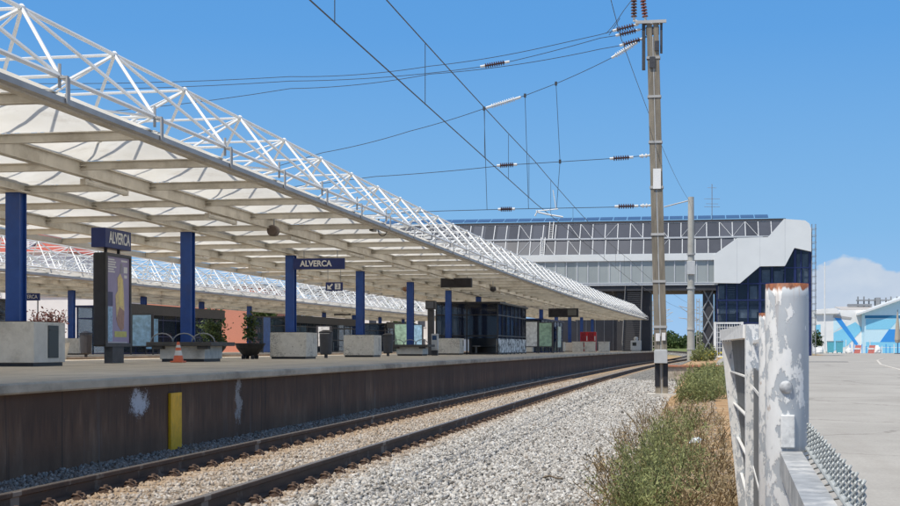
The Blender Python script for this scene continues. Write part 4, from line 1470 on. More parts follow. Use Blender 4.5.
# white ticket machine under the footbridge
q = at(636, 345, 143)
t = local("ticket_machine", (q.x, 143, PZ), "white ticket machine at the platform end under the footbridge", "ticket machine")
mb = MB(); mb.box((0, 0, .62), (1.1, .7, 1.0)); mb.box((0, 0, .08), (.9, .6, .16)); mb.build("body", bin_grey, t, origin=(0, 0, 0), bevel=.04)
mb = MB(); mb.lathe((0, -.1, 1.12), (0, -.1, 1.5), [(0, .2), (.7, .25), (1, .12)], 10); mb.build("hood", bin_grey, t, origin=(0, 0, 0))
mb = MB(); mb.box((-.15, -.36, .75), (.4, .02, .35)); mb.build("screen", cushion_grey, t, origin=(0, 0, 0))

# red lit clock on platform 2
q = at(342.5, 312.5, 118)
t = local("led_clock", (q.x, 118, q.z), "black box clock with glowing red digits on the far platform", "clock")
mb = MB(); mb.box((0, 0, 0), (1.5, .2, .52)); mb.build("case", black_metal, t, origin=(0, 0, 0))
mb = MB()
for s in (-.42, .42):
    mb.box((s, -.105, .03), (.22, .01, .26))
mb.build("digits", led_red, t, origin=(0, 0, 0))
mb = MB(); mb.tube((0, 0, .26), (0, 0, 4.2 - q.z), .03, 6); mb.tube((-.3, 0, .26), (-.3, 0, .55), .14, 8); mb.build("hanger", dark_grey, t, origin=(0, 0, 0))

# name sign on the far platform
q = at(29, 297, 60)
t = local("far_name_sign", (q.x, 60, q.z), "small dark name sign reading ALVERCA on the far platform", "name sign")
mb = MB(); mb.box((0, 0, 0), (1.1, .08, .34)); mb.build("board", navy_paint, t, origin=(0, 0, 0))
text_mesh("lettering", "ALVERCA", .25, (0, -.046, 0), (R(90), 0, 0), white_letter, t, squash=.85)
mb = MB(); mb.tube((.45, .0, -.17), (.45, 0, PZ - q.z), .03, 6); mb.tube((-.45, .0, -.17), (-.45, 0, PZ - q.z), .03, 6); mb.build("post", dark_grey, t, origin=(0, 0, 0))

# low pale wall blocks before the vending machines
for i, (px, lab) in enumerate(((578, "low pale wall block before the vending machines, the left one of three"), (590, "low pale wall block right in front of the vending machines"), (604, "low pale wall block right of the vending machines, close to the stair"))):
    qq = at(px, 350, 118)
    t = local("low_wall_block", (qq.x, 118, PZ), lab, "low wall", "low pale wall blocks near the footbridge")
    mb = MB(); mb.box((0, 0, .42), (.95, .5, .84)); mb.build("block", concrete, t, origin=(0, 0, 0), bevel=.02)
    mb = MB(); mb.box((0, 0, .87), (1.02, .58, .06)); mb.build("cap", concrete, t, origin=(0, 0, 0), bevel=.01)

def info_board(px, Y, label, w_, h_, face, group="information boards on the platforms"):
    qq = at(px, 350, Y)
    t = local("information_board", (qq.x, Y, PZ), label, "notice board", group)
    mb = MB(); mb.box((-w_ / 2, 0, (h_ + .4) / 2), (.07, .07, h_ + .4)); mb.build("post", dark_grey, t, origin=(0, 0, 0))
    mb = MB(); mb.box((w_ / 2, 0, (h_ + .4) / 2), (.07, .07, h_ + .4)); mb.build("post", dark_grey, t, origin=(0, 0, 0))
    mb = MB(); mb.box((0, 0, .4 + h_ / 2), (w_ - .08, .06, h_)); mb.build("frame", dark_grey, t, origin=(0, 0, 0))
    mb = MB(); mb.box((0, -.04, .4 + h_ / 2), (w_ - .2, .012, h_ - .12)); mb.build("notice", face, t, origin=(0, 0, 0))
    return t


white_notice = mat("white_notice", (.70, .71, .70), .5, var=.3, scale=5)
green_notice = mat("green_notice", (.30, .45, .34), .5, var=.4, scale=4)
sky_notice = mat("sky_notice", (.32, .52, .68), .5, var=.35, scale=4)
info_board(531, 88, "white notice board just beyond the dark glass shelter", 1.0, 1.7, white_notice)
info_board(545, 92, "pale green notice board beyond the dark glass shelter, left of the posters", 1.1, 1.7, green_notice)
info_board(324, 80, "white notice board on the far platform right of the name board column", .9, 1.3, white_notice)
info_board(403, 112, "pale green notice board on the far platform behind the low bench", 1.6, 2.0, green_notice)
info_board(414, 116, "pale blue notice board on the far platform left of the dark shelter", 1.6, 2.0, sky_notice)
info_board(142, 66.0, "pale blue notice board on the far platform just right of the poster totem", 1.2, 1.7, sky_notice)
for px, Y, lab in ((326, 46, "dark litter bin on the near platform between the two scribbled blocks"), (388, 57, "dark litter bin on the near platform left of the low bench by the shelter"), (86, 48, "dark litter bin behind the poster totem")):
    qq = at(px, 350, Y)
    t = local("litter_bin", (qq.x, Y, PZ), lab, "litter bin", "litter bins on the platforms")
    mb = MB(); mb.lathe((0, 0, .12), (0, 0, .85), [(0, .18), (.05, .2), (.95, .23), (1, .23)], 14); mb.build("barrel", dark_grey, t, origin=(0, 0, 0))
    mb = MB(); mb.lathe((0, 0, .86), (0, 0, .98), [(0, .25), (.4, .25), (1, .10)], 14); mb.build("lid", black_metal, t, origin=(0, 0, 0))
    mb = MB(); mb.tube((0, 0, 0), (0, 0, .12), .06, 8); mb.build("foot", dark_grey, t, origin=(0, 0, 0))

# ------------------------------------------------------------------ overhead line masts
MX, MY = at(662, 395, 42.5).x, 42.5
mz = ground(MX, MY)
t = thing("catenary_mast", (MX, MY, mz), "tall weathered twin channel mast with a grey box near its foot beside the track", "catenary mast")
lean = (at(652.5, 20, MY).x - MX)
HM = 11.35


def mxat(z):
    return MX + lean * (z - mz) / (HM - mz)


for s in (-1, 1):
    mb = MB()
    pr = [(-.065, -.11), (.065, -.11), (.065, -.085), (-.04, -.085), (-.04, .085), (.065, .085), (.065, .11), (-.065, .11)]
    pr = [((-u if s > 0 else u) * 1.3 + s * .11, v_) for u, v_ in pr]
    n = len(pr)
    vs = [(MX + u, MY + v_, mz - .1) for u, v_ in pr] + [(mxat(HM) + u * .92, MY + v_, HM) for u, v_ in pr]
    mb.add(vs, [tuple(range(n)), tuple(range(n, 2 * n))] + [(i, (i + 1) % n, n + (i + 1) % n, n + i) for i in range(n)])
    mb.build("channel", mast_conc, t)
for zz in (1.9, 3.3, 4.75, 6.2, 7.6, 9.0, 10.2):
    x = mxat(zz); bt = MB()
    bt.box((x, MY - .121, zz), (.40, .018, .075)); bt.box((x, MY + .121, zz), (.40, .018, .075)); bt.box((x - .20, MY, zz), (.018, .22, .075)); bt.box((x + .20, MY, zz), (.018, .22, .075))
    bt.build("band", zinc, t)
mb = MB(); mb.tube((mxat(1.2) + .01, MY - .09, 1.2), (mxat(HM) + .01, MY - .09, HM - .5), .024, 6); mb.build("conduit", zinc, t)
mb = MB(); mb.box((mxat(1.0), MY - .21, .98), (.40, .17, .40)); mb.box((mxat(1.0), MY - .21, 1.19), (.36, .14, .03)); mb.build("junction_box", bin_grey, t, bevel=.01)
mb = MB(); mb.box((mxat(.35) - .125, MY - .118, .42), (.15, .02, .72)); mb.box((mxat(.35) + .125, MY - .118, .42), (.15, .02, .72)); mb.build("foot_sleeve", black_metal, t)
mb = MB(); mb.box((mxat(.3), MY - .06, .38), (.075, .06, 1.1)); mb.build("earth_strip", zinc, t)
mb = MB(); mb.box((mxat(6.5) + .02, MY - .145, 6.46), (.24, .012, .62)); mb.build("number_plate", white_wall, t)
mb = MB(); mb.box((mxat(1.55) - .08, MY - .15, 1.58), (.13, .012, .24)); mb.build("number_plate", white_wall, t)
mb = MB(); mb.box((mxat(1.55) + .10, MY - .15, 1.60), (.11, .012, .24)); mb.build("number_plate", white_wall, t)
mb = MB(); mb.box((MX, MY, mz + .03), (.9, .8, .16)); mb.build("footing", concrete, t)
# head with cross arm
hx = mxat(HM)
mb = MB(); mb.box((hx - .05, MY - .13, HM - .05), (.95, .07, .09)); mb.box((hx, MY + .13, HM - .05), (.62, .06, .08)); mb.build("cross_arm", zinc, t)
mb = MB()
mb.box((hx - .27, MY, HM - .75), (.10, .16, 1.5)); mb.box((hx + .27, MY, HM - .5), (.07, .16, 1.0)); mb.box((hx, MY - .135, HM - 1.3), (.17, .05, .34)); mb.box((hx + .14, MY - .135, HM - .8), (.14, .05, .3)); mb.box((hx, MY, HM - .3), (.4, .2, .22))
mb.build("head_clamp", dark_grey, t)


def insul(parent, p, q, m_, n=7, r=.085, name="insulator"):
    """string of discs between p and q with pale end caps"""
    p, q = Vector(p), Vector(q)
    mb = MB()
    pr = [(0, .025)]
    for k in range(n):
        a = .12 + .76 * k / n; s = .76 / n
        pr += [(a, .028), (a + s * .15, r), (a + s * .55, r * .8), (a + s * .6, .028)]
    pr += [(1, .025)]
    mb.lathe(p, q, pr, 10)
    o = mb.build(name, m_, parent, smooth=False)
    d = q - p
    mb = MB(); mb.tube(p - d * .06, p + d * .12, .04, 6); mb.build("end_cap", ins_white, o)
    mb = MB(); mb.tube(q - d * .12, q + d * .06, .04, 6); mb.build("end_cap", ins_white, o)
    return o


for px, col in ((634, ins_brown), (645.5, mat("insulator_red", (.16, .05, .04), .35))):
    a = at(px, 20, MY); b_ = at(px - (0 if px < 640 else 3), -4, MY)
    insul(t, a, b_, col, 6, .10)
mb = MB(); a = at(634, 20, MY); mb.tube(a, (hx - .4, MY - .13, HM - .05), .035, 6); a = at(645.5, 20, MY); mb.tube(a, (hx - .25, MY - .13, HM - .05), .035, 6); a = at(617, 24, MY); mb.tube(at(635, 21, MY), (hx, MY - .15, HM - .1), .03, 6); mb.build("strut", zinc, t)

# second mast
M2X, M2Y = at(691, 355, 104.5).x, 104.5
z2 = ground(M2X, M2Y)
t2 = thing("concrete_mast", (M2X, M2Y, z2), "plain round grey concrete mast standing in front of the footbridge", "catenary mast")
mb = MB(); mb.tube((M2X, M2Y, z2 - .1), (M2X, M2Y, at(691, 197, M2Y).z), .30, 14, r2=.22); mb.build("pole", mast_grey, t2, smooth=False)
mb = MB(); mb.box((M2X, M2Y - .32, at(691, 268, M2Y).z), (.62, .2, 1.0)); mb.build("junction_box", bin_grey, t2, bevel=.02)
for py in (255, 289, 330, 350):
    mb = MB(); mb.lathe((M2X, M2Y, at(691, py, M2Y).z), (M2X, M2Y, at(691, py, M2Y).z + .12), [(0, .33), (1, .33)], 12); mb.build("band", zinc, t2)
mb = MB(); q = at(691, 200, M2Y); mb.tube(q, at(664, 207, M2Y), .05, 6); mb.build("stay_arm", zinc, t2)


def catwire(pts, sag, n=10):
    out = []
    for (p, q), s in zip(zip(pts, pts[1:]), sag):
        p, q = Vector(p), Vector(q)
        for i in range(n):
            f = i / n
            v_ = p.lerp(q, f); v_.z -= 4 * s * f * (1 - f)
            out.append(v_)
    out.append(Vector(pts[-1]))
    return out


WR = .0105


def cross(label, pxs, ins, sags, drops=(), r=WR, caps=True):
    pts = [at(a, b_, MY) for a, b_ in pxs]
    t = thing("cross_span_wire", pts[0], label, "overhead wire", "wires spanning from the tall mast across the tracks")
    mb = MB(); mb.wire(catwire(pts, sags), r); mb.build("cable", wire_mat, t)
    for (a, b_), (c, d_), m_, n_, rr in ins:
        insul(t, at(a, b_, MY - .0), at(c, d_, MY), m_, n_, rr)
    for (a, b_), (c, d_) in drops:
        mb = MB(); mb.tube(at(a, b_, MY), at(c, d_, MY), .009, 5); mb.box(at(a, b_, MY), (.07, .05, .12)); mb.build("dropper", wire_mat, t)
    return t


cross("lowest cross span wire from the tall mast, level with the footbridge roof", [(652, 205.5), (617, 207), (512, 209), (440, 211), (-80, 219)], [((616, 206.5), (637, 206), ins_brown, 7, .085), ((499, 209.3), (514, 209), ins_brown, 7, .085), ((641, 205.8), (650, 205.5), ins_white, 2, .07)], (0, 0, 0, .2))
cross("middle cross span wire from the tall mast, well above the footbridge roof", [(652, 155), (612, 158.5), (507, 165), (375, 176.5), (-80, 214)], [((611, 158.6), (632, 157.2), ins_brown, 7, .085), ((498, 165.6), (516, 164.5), ins_brown, 7, .085), ((640, 156.2), (650, 155.3), ins_white, 2, .07)], (0, 0, 0.03, .2))
cross("slanting bearer wire from the mast head with long droppers hanging from it", [(648, 35), (611, 58), (556, 83.5), (525, 95.5), (484, 108.5), (410, 131), (323, 152.5), (-80, 242)], [((613, 57), (636, 43), ins_white, 9, .085), ((488, 107.3), (519, 97.6), ins_white, 11, .08)], (0, .02, 0, 0, .03, .05, .3), [((484, 108.5), (487, 210)), ((525, 95.5), (528.5, 208.7)), ((556, 83.5), (560, 161.5)), ((560, 161.5), (556.5, 208))])
cross("topmost of the three nearly level feeder wires left of the mast head", [(645, 22), (613, 31), (600, 34.5), (540, 48), (430, 66), (290, 76.5), (-80, 81)], [((614, 30.5), (637, 24.5), ins_brown, 7, .09)], (0, 0, 0, .05, .1, .15))
cross("middle one of the three nearly level feeder wires, with a brown insulator in it", [(646, 28), (616, 35.5), (600, 38), (512, 61), (479, 67), (290, 81), (-80, 88)], [((617, 35.2), (639, 29.6), ins_brown, 7, .09), ((482, 66.3), (508, 61.8), ins_brown, 9, .085)], (0, 0, .02, 0, .1, .15))
cross("lowest of the three nearly level feeder wires left of the mast head", [(647, 37), (620, 45.5), (600, 49), (430, 74), (290, 88.5), (-80, 120)], [((621, 45.2), (643, 38.5), ins_brown, 7, .09)], (0, 0, .1, .1, .25))
t = thing("jumper_wire", at(607, 34, MY), "short curved jumper wire rising to the insulator above the mast head", "overhead wire")
mb = MB(); mb.wire([at(606, 33.5, MY), at(612, 27, MY), at(618, 19, MY), at(624, 10, MY), at(631, 1, MY), at(634, -4, MY)], WR); mb.wire([at(609, 35, MY), at(613, 29, MY), at(620, 18, MY)], WR); mb.build("cable", wire_mat, t)

# contact line above the near track
TXL = -4.97
t = thing("contact_wire", (TXL, 17, 5.8), "lower contact wire running above the near track", "overhead wire", "two wires above the near track")
cw = [(TXL + cur(y) + 0, y, 5.80) for i, y in enumerate((-10, MY, 92, 142, 190))]
mb = MB(); mb.wire(catwire(cw, (.0, .0, .0, 0), 6), .0115); mb.build("cable", wire_mat, t)
t = thing("carrier_wire", (TXL, 17, 7.0), "upper carrier wire with hanging droppers running above the near track", "overhead wire", "two wires above the near track")
mw = [(TXL + cur(y), y, 7.1) for y in (-10, MY, 92, 142, 190)]
cp = catwire(mw, (.18, .25, .25, .2), 16)
mb = MB(); mb.wire(cp, .0115); mb.build("cable", wire_mat, t)
mb = MB()
for y in (18.5, 25, 32.3, 36.5, 41, 47, 55, 63, 71, 79, 86):
    k = min(range(len(cp)), key=lambda i: abs(cp[i].y - y))
    xx = TXL + cur(y)
    zt = min(cp, key=lambda p: abs(p.y - y)).z
    mb.tube((xx, y, 5.8), (xx, y, zt), .008, 4)
mb.build("dropper", wire_mat, t)
t = thing("registration_arm", at(545, 214, MY), "pale curved steady arm holding the contact wire beside the mast", "steady arm")
mb = MB(); mb.wire([at(535, 216, MY), at(537, 212, MY), at(548, 214.5, MY), at(563, 217, MY)], .028, 6); mb.wire([at(536, 211, MY), at(548, 210, MY), at(558, 209, MY)], .016, 5); mb.tube(at(556, 208, MY), at(553, 190, MY), .015, 5); mb.build("arm", ins_white, t)
# feeder along the line over the masts
f1 = at(621, 38, MY)
t = thing("feeder_wire", f1, "single feeder wire passing the mast head and running to the concrete mast", "overhead wire")
d_ = Vector((f1.x - .15, 8, f1.z))
mb = MB(); mb.wire(catwire([d_, f1, (M2X - .15, M2Y, at(691, 200, M2Y).z)], (.05, .55)), WR); mb.build("cable", wire_mat, t)

# ------------------------------------------------------------------ fence beside the camera
FX = lambda px, Z: (Z * (CT * (px - 450) / FPX - ST), Z * (ST * (px - 450) / FPX + CT))
fence = thing("steel_fence", (.17, 2.6, zroad(3)), "rusty topped steel fence with peeling white paint and wire mesh along the yard", "fence")
zg = zroad(3) - .2
px_, py_ = FX(787, 2.6)


def fpost(x, y, top, r, name="post"):
    mb = MB(); n = 28
    prof = [(0, r), (.985, r), (1, r * .985)]
    mb.lathe((x, y, zg), (x, y, top), prof, n)
    o = mb.build(name, peel, None, origin=(x, y, top), smooth=False)
    me = o.data
    me.polygons.foreach_set("use_smooth", [len(p.vertices) == 4 for p in me.polygons])
    o.parent = fence
    o.location = (x - .17, y - 2.6, top - zroad(3))
    return o


pA = fpost(px_, py_, CAMZ + .1222, .0405)
bt = MB(); c = Vector((px_ - .004, py_ - .0385, 1.25 - .074)); bt.lathe(c, c + Vector((-.003, -.009, 0)), [(0, .0125), (.35, .0122), (.7, .009), (.9, .005), (1, .001)], 16); bt.build("bolt", mat("bolt_paint", (.42, .43, .44), .6, var=.4, scale=90), fence, smooth=True)
pl = MB(); pl.box((px_ - .001, py_ - .0405, 1.25 - .157), (.026, .010, .062), rz=-.1); pl.build("mesh_plate", mat("worn_plate", (.70, .70, .68), .6, var=.1, scale=90, dirt=(.42, .42, .42), dirt_amt=.8), fence, bevel=.002)
bx, by = FX(771, 4.6)
pB = fpost(bx, by, CAMZ + .118, .0405)
cx, cy = FX(754.5, 6.9); dx, dy = FX(728, 9.2)
TOPC, TOPD = CAMZ + .120, CAMZ + .121
# panel from C to D: flat frame, bars and streaked sheet
dirv = Vector((dx - cx, dy - cy, 0)); Lp = dirv.length; dirv.normalize(); nrm = Vector((-dirv.y, dirv.x, 0))
if nrm.y > 0: nrm = -nrm


def pp(u, z, off=0.0):
    lean_ = .118 * (TOPD - z) / 1.18 * (u / Lp)
    q = Vector((cx, cy, 0)) + dirv * u + nrm * off
    return Vector((q.x + lean_, q.y, z))


def strip(mb, u0, u1, z0, z1, o0, o1, mi=0):
    vs = [pp(u0, z0, o0), pp(u1, z0, o0), pp(u1, z1, o0), pp(u0, z1, o0), pp(u0, z0, o1), pp(u1, z0, o1), pp(u1, z1, o1), pp(u0, z1, o1)]
    mb.add(vs, [(0, 1, 2, 3), (7, 6, 5, 4), (0, 4, 5, 1), (1, 5, 6, 2), (2, 6, 7, 3), (3, 7, 4, 0)], mi)


ftop = TOPC
zbm = -.15
mb = MB()
strip(mb, -.05, .05, zbm, ftop, -.02, .045)
pC = mb.build("post", peel, None, origin=(cx, cy, ftop + .4)); pC.parent = fence; pC.location = (cx - .17, cy - 2.6, ftop + .4 - zroad(3))
mb = MB()
strip(mb, Lp - .06, Lp + .02, zbm, ftop - .075, -.02, .05)
pD = mb.build("post", peel, None, origin=(cx, cy, ftop + .4)); pD.parent = fence; pD.location = (cx - .17, cy - 2.6, ftop + .4 - zroad(3))
mb = MB()
strip(mb, .051, Lp + .02, ftop - .07, ftop, -.03, .055)
pE = mb.build("top_rail", peel, None, origin=(cx, cy, ftop + .4)); pE.parent = fence; pE.location = (cx - .17, cy - 2.6, ftop + .4 - zroad(3))
mb = MB()
for z in (1.25 - .157, 1.25 - .372, 1.25 - .60, 1.25 - .84):
    strip(mb, .051, Lp - .061, z - .004, z + .004, .0, .018)
mb.build("cross_bar", white_steel, fence)
mb = MB()
z0 = zbm
nsl = 26
for k in range(nsl):
    u0 = .052 + (Lp - .115) * k / nsl; u1 = .052 + (Lp - .115) * (k + .86) / nsl
    strip(mb, u0, u1, z0, ftop - .072, -.025 - .008 * (k % 2), -.012)
mb.build("sheet_panel", sheet_grey, fence)
# sheet between B and C and between A and B (seen edge-on)
for (a, b_), (c_, d_) in (((bx, by), (cx, cy)), ((px_, py_), (bx, by))):
    mb = MB(); v1 = Vector((c_ - a, d_ - b_, 0)); l_ = v1.length; v1.normalize()
    an = math.atan2(v1.y, v1.x)
    m_ = (Vector((a, b_, 0)) + Vector((c_, d_, 0))) / 2
    for z in (1.25 + .03, 1.25 - .20, 1.25 - .6):
        mb.box((m_.x, m_.y, z), (l_ - .1, .02, .014), rz=an)
    mb.build("cross_bar", white_steel, fence)
    mb = MB(); mb.box((m_.x, m_.y, .55), (l_ - .1, .012, 1.2), rz=an); mb.build("sheet_panel", sheet_grey, fence)
# near rail: angle section running from the post back past the camera
mb = MB()
ra, rb = Vector((px_ + .002, py_ - .045, 1.25 - .194)), Vector((.128, .9, 1.25 - .194))
mb.prism([(ra.x - .018, ra.y, ra.z), (ra.x + .022, ra.y, ra.z), (ra.x + .022, ra.y, ra.z - .005), (ra.x - .013, ra.y, ra.z - .005), (ra.x - .013, ra.y, ra.z - .045), (ra.x - .018, ra.y, ra.z - .045)], rb - ra)
o = mb.build("top_rail", mat("worn_rail", (.36, .37, .375), .55, .2, var=.3, scale=40, dirt=(.68, .67, .64), dirt_amt=.9), None, origin=(px_, py_, 2.0)); o.parent = fence; o.location = (px_ - .17, py_ - 2.6, 2.0 - zroad(3))
mb = MB(); mb.tube((ra.x + .033, ra.y + .01, ra.z + .006), (rb.x + .028, rb.y, rb.z + .006), .0042, 8); mb.build("tension_wire", mesh_zinc, fence)
mb = MB(); mb.box(((ra.x + rb.x) / 2 + .004, (ra.y + rb.y) / 2, .60), (.006, 1.6, .8), rz=-math.atan2(ra.x - rb.x, ra.y - rb.y)); mb.build("sheet_panel", sheet_grey, fence)
# chain link mesh with twisted ends
mb = MB()
xm = px_ + .043
yy = py_ - .02
zt = 1.25 - .147 - .040
P_ = .092
k = 0
while yy > 1.46:
    # one zigzag wire = a flat spiral bent from end to end
    xm = px_ + .036 - .03 * (py_ - yy)
    pts = []
    z = zt
    s = 1 if k % 2 else -1
    for i in range(22):
        sd = 1 if i % 2 == 0 else -1
        pts.append((xm - .004 + .005 * sd, yy - (P_ / 2 if (i % 2 == 0) else -P_ / 2) , z - .0165 * i))
    mb.wire(pts, .0034, 5)
    # twisted tip above
    tw = []
    for i in range(13):
        a = i * 1.57
        tw.append((xm + .0028 * math.cos(a), yy - P_ / 2 + .0028 * math.sin(a), zt - .004 + .0042 * i))
    mb.wire(tw, .0021, 5)
    tw = []
    for i in range(13):
        a = i * 1.57 + math.pi
        tw.append((xm + .0028 * math.cos(a), yy - P_ / 2 + .0028 * math.sin(a), zt - .004 + .0042 * i))
    mb.wire(tw, .0021, 5)
    yy -= P_
    k += 1
mb.build("wire_mesh", mesh_zinc, fence)
# small posts carrying the near rail
mb = MB(); mb.box((rb.x, .95, .45), (.04, .04, 1.15)); mb.build("post", peel, fence)

# ------------------------------------------------------------------ weeds


def weed(px, Y, h, w_, label, n_stem=26, per=46, m_=leaf_weed, ls=.07, group="green weeds between ballast and fence", cat="weed", name="weed_bush", spread=1.0):
    x = px
    t = local(name, (x, Y, ground(x, Y) - .01), label, cat, group)
    mb = MB(); cs = []; tint = []
    for k in range(n_stem):
        a = random.uniform(0, 6.28); rr = w_ * .5 * math.sqrt(random.random())
        b0 = Vector((rr * math.cos(a) * .75, rr * math.sin(a) * .75, 0))
        hh = h * random.uniform(.35, 1.2) * (1 - .35 * (rr / (w_ * .5)) ** 2)
        top = Vector((b0.x + random.gauss(0, .11) + .18 * spread * math.cos(a) * hh, b0.y + random.gauss(0, .11) + .18 * spread * math.sin(a) * hh, hh))
        mid = b0.lerp(top, .5) + Vector((random.gauss(0, .03), random.gauss(0, .03), .03))
        mb.wire([b0, mid, top], .005, 3)
        tt = random.uniform(.2, .8)
        for j in range(per):
            f = random.uniform(.08, 1.03)
            p = b0.lerp(mid, f * 2) if f < .5 else mid.lerp(top, (f - .5) * 2)
            s = .045 * (1.15 - f * .5)
            cs.append((p.x + random.gauss(0, s), p.y + random.gauss(0, s), max(.01, p.z + random.gauss(0, .03)))); tint.append(tt + .25 * (f - .5))
    mb.build("stem", stem_green if m_ is leaf_weed else leaf_dry, t, origin=(0, 0, 0))
    leaf_cloud("leaves", cs, .9, ls, m_, t, .24, tint=np.array(tint))
    return t


def gx(px, py, Y):
    return at(px, py, Y).x


W1 = [(636, 11.9, .38, .6), (658, 11.7, .40, .7), (676, 12.2, .36, .6), (637, 12.9, .42, .6), (656, 13.3, .48, .7), (676, 13.6, .46, .7), (646, 14.8, .48, .65), (664, 15.3, .52, .8), (682, 15.9, .40, .55), (656, 17.3, .48, .65), (672, 18.2, .52, .8), (686, 19.5, .38, .55), (664, 20.0, .46, .6), (683, 22.2, .5, .8)]
WL = ["green weed clump cut by the bottom edge of the frame, on the ballast side", "green weed clump cut by the bottom edge of the frame, in the middle", "green weed clump cut by the bottom edge of the frame, on the fence side", "large green weed clump at the bottom of the frame, nearest the ballast", "large green weed clump at the bottom of the frame, middle of the front three", "large green weed clump at the bottom of the frame, nearest the fence",
      "green weed clump in the second row, on the ballast side", "green weed clump in the second row, in the middle", "green weed clump in the second row, on the fence side",
      "green weed clump in the third row, on the ballast side", "green weed clump in the third row, in the middle", "green weed clump in the third row, on the fence side", "thin green weed clump farther back at the ballast edge", "green weed clump farther back toward the orange bank"]
for (px, Y, h, w_), lab in zip(W1, WL):
    weed(gx(px, 450, Y), Y, h, w_, lab, 27, 46, ls=.048)
W2 = [(697, 30, .62, 1.1), (710, 31, .62, 1.2), (694, 35, .55, 1.1), (705, 36, .60, 1.2), (716, 38, .54, 1.2), (700, 42, .46, 1.2), (710, 44, .46, 1.3), (717, 50, .34, 1.5)]
WL2 = ["dark green weed bush at the front of the upper patch, nearer the mast", "dark green weed bush at the front of the upper patch, nearer the fence", "dark green weed bush in the upper patch, close right of the mast shadow", "dark green weed bush in the middle of the upper patch", "dark green weed bush in the upper patch against the fence panel", "dark green weed bush just before the low brick wall", "dark green weed bush before the low brick wall, to its right", "dark green weed bush at the back of the upper patch by the white gate"]
for (px, Y, h, w_), lab in zip(W2, WL2):
    weed(gx(px, 400, Y), Y, h, w_, lab, 42, 48, ls=.075)
# dry stalks
D1 = [(705, 11.6, .3, .8), (722, 12.2, .3, .8), (612, 16.5, .36, .5), (630, 21, .40, .6), (695, 16.8, .4, .7), (620, 14.5, .42, .5), (636, 18.5, .50, .6), (652, 23, .5, .7), (648, 27.5, .5, .6), (668, 28, .5, .7), (614, 13.0, .32, .4), (705, 14.0, .34, .8), (718, 15.0, .34, .8), (700, 12.8, .30, .8), (712, 18.0, .38, .8), (706, 22.5, .35, .8), (672, 25.5, .5, .9)]
DL = ["dry brown tuft cut by the bottom edge of the frame, right of the green weeds", "dry brown tuft cut by the bottom edge of the frame, against the fence", "sparse dry stalks standing alone farthest out on the ballast", "sparse dry stalks on the ballast edge behind the lone farthest out ones", "dry brown stalks beside the pale scrap of packaging", "dry brown stalks on the ballast left of the green weeds", "dry brown stalks rising behind the left edge of the green weeds", "dry brown stalks at the ballast edge, halfway to the mast", "dry brown stalks nearest the mast on the ballast", "dry brown stalks between mast and upper green patch", "small dry brown stalks at the bottom of the frame on bare ballast",
      "low dry brown tuft by the fence near the bottom of the frame", "low dry brown tuft right against the fence panel", "lowest dry brown tuft at the bottom of the frame by the fence", "low dry brown tuft on the orange bank, beside the fence", "dry brown tuft highest on the orange bank", "dry brown stalks at the back of the lower green weeds"]
for (px, Y, h, w_), lab in zip(D1, DL):
    weed(gx(px, 450, Y), Y, h, w_, lab, (24 if px < 680 else 40) if Y < 24 else 16, 14, leaf_dry, .045, "dry weeds between ballast and fence", "dry weed", "dry_weed", 1.6)
# ground litter of dry stems
n = 9000
ys = RNG.uniform(11.5, 40, n); xs_ = RNG.uniform(-1.15, .40, n)
kp = RNG.uniform(0, 1, n) < np.clip((xs_ + 1.15) / .8, .05, 1)
ys, xs_ = ys[kp], xs_[kp]
cs = np.stack([xs_, ys, np.array([ground(a, b_) for a, b_ in zip(xs_, ys)]) + .01], 1)
lo = leaf_cloud("dry_litter", cs, .3, .085, leaf_dry, None, .10)
tag(lo, "fine dry stems and litter strewn over the soil strip", "litter", kind="stuff")
# stick on the ballast and a piece of litter
p = at(552, 466, 15.2)
t = thing("fallen_branch", (p.x, 15.2, .0), "dark broken branch lying on the pale ballast", "branch")
z0 = ground(p.x, 15.2) + .045
mb = MB(); mb.wire([(p.x - .11, 15.32, z0), (p.x - .03, 15.25, z0 + .03), (p.x + .06, 15.17, z0 + .01), (p.x + .13, 15.05, z0 + .02)], .012, 5); mb.wire([(p.x - .03, 15.25, z0 + .03), (p.x - .05, 15.45, z0 + .02)], .007, 4); mb.build("branch", bark, t)
p = at(696, 451, 17.2)
t = thing("litter_scrap", (p.x, 17.2, ground(p.x, 17.2)), "crumpled pale blue scrap of packaging among the dry weeds", "litter")
mb = MB(); q = Vector((p.x, 17.2, ground(p.x, 17.2) + .16)); mb.add([q + Vector(v_) for v_ in ((-.09, 0, 0), (0, -.03, .02), (.1, .01, -.01), (-.05, .04, .06), (.03, .02, .08), (.09, .05, .04))], [(0, 1, 4, 3), (1, 2, 5, 4)]); mb.build("wrapper", mat("pale_wrapper", (.55, .62, .66), .4), t)

# low brick wall with red cap
t = thing("low_wall", (0, 61, 0), "low pale block wall with a red tiled cap behind the mast", "low wall")
xa, xb = at(666, 365, 61).x, at(724, 365, 61).x
mb = MB(); mb.bb((xa, 60.9, -.5), (xb, 61.2, .42)); mb.bb((xa, 61.201, -.5), (xa + .25, 66, .42)); mb.build("block_wall", mat("rough_block", (.44, .39, .32), .9, var=.3, scale=7, bump=.5, dirt=(.2, .16, .12), dirt_amt=.7), t)
mb = MB(); mb.bb((xa - .05, 60.82, .423), (xb, 61.28, .50)); mb.build("cap", terracotta, t)

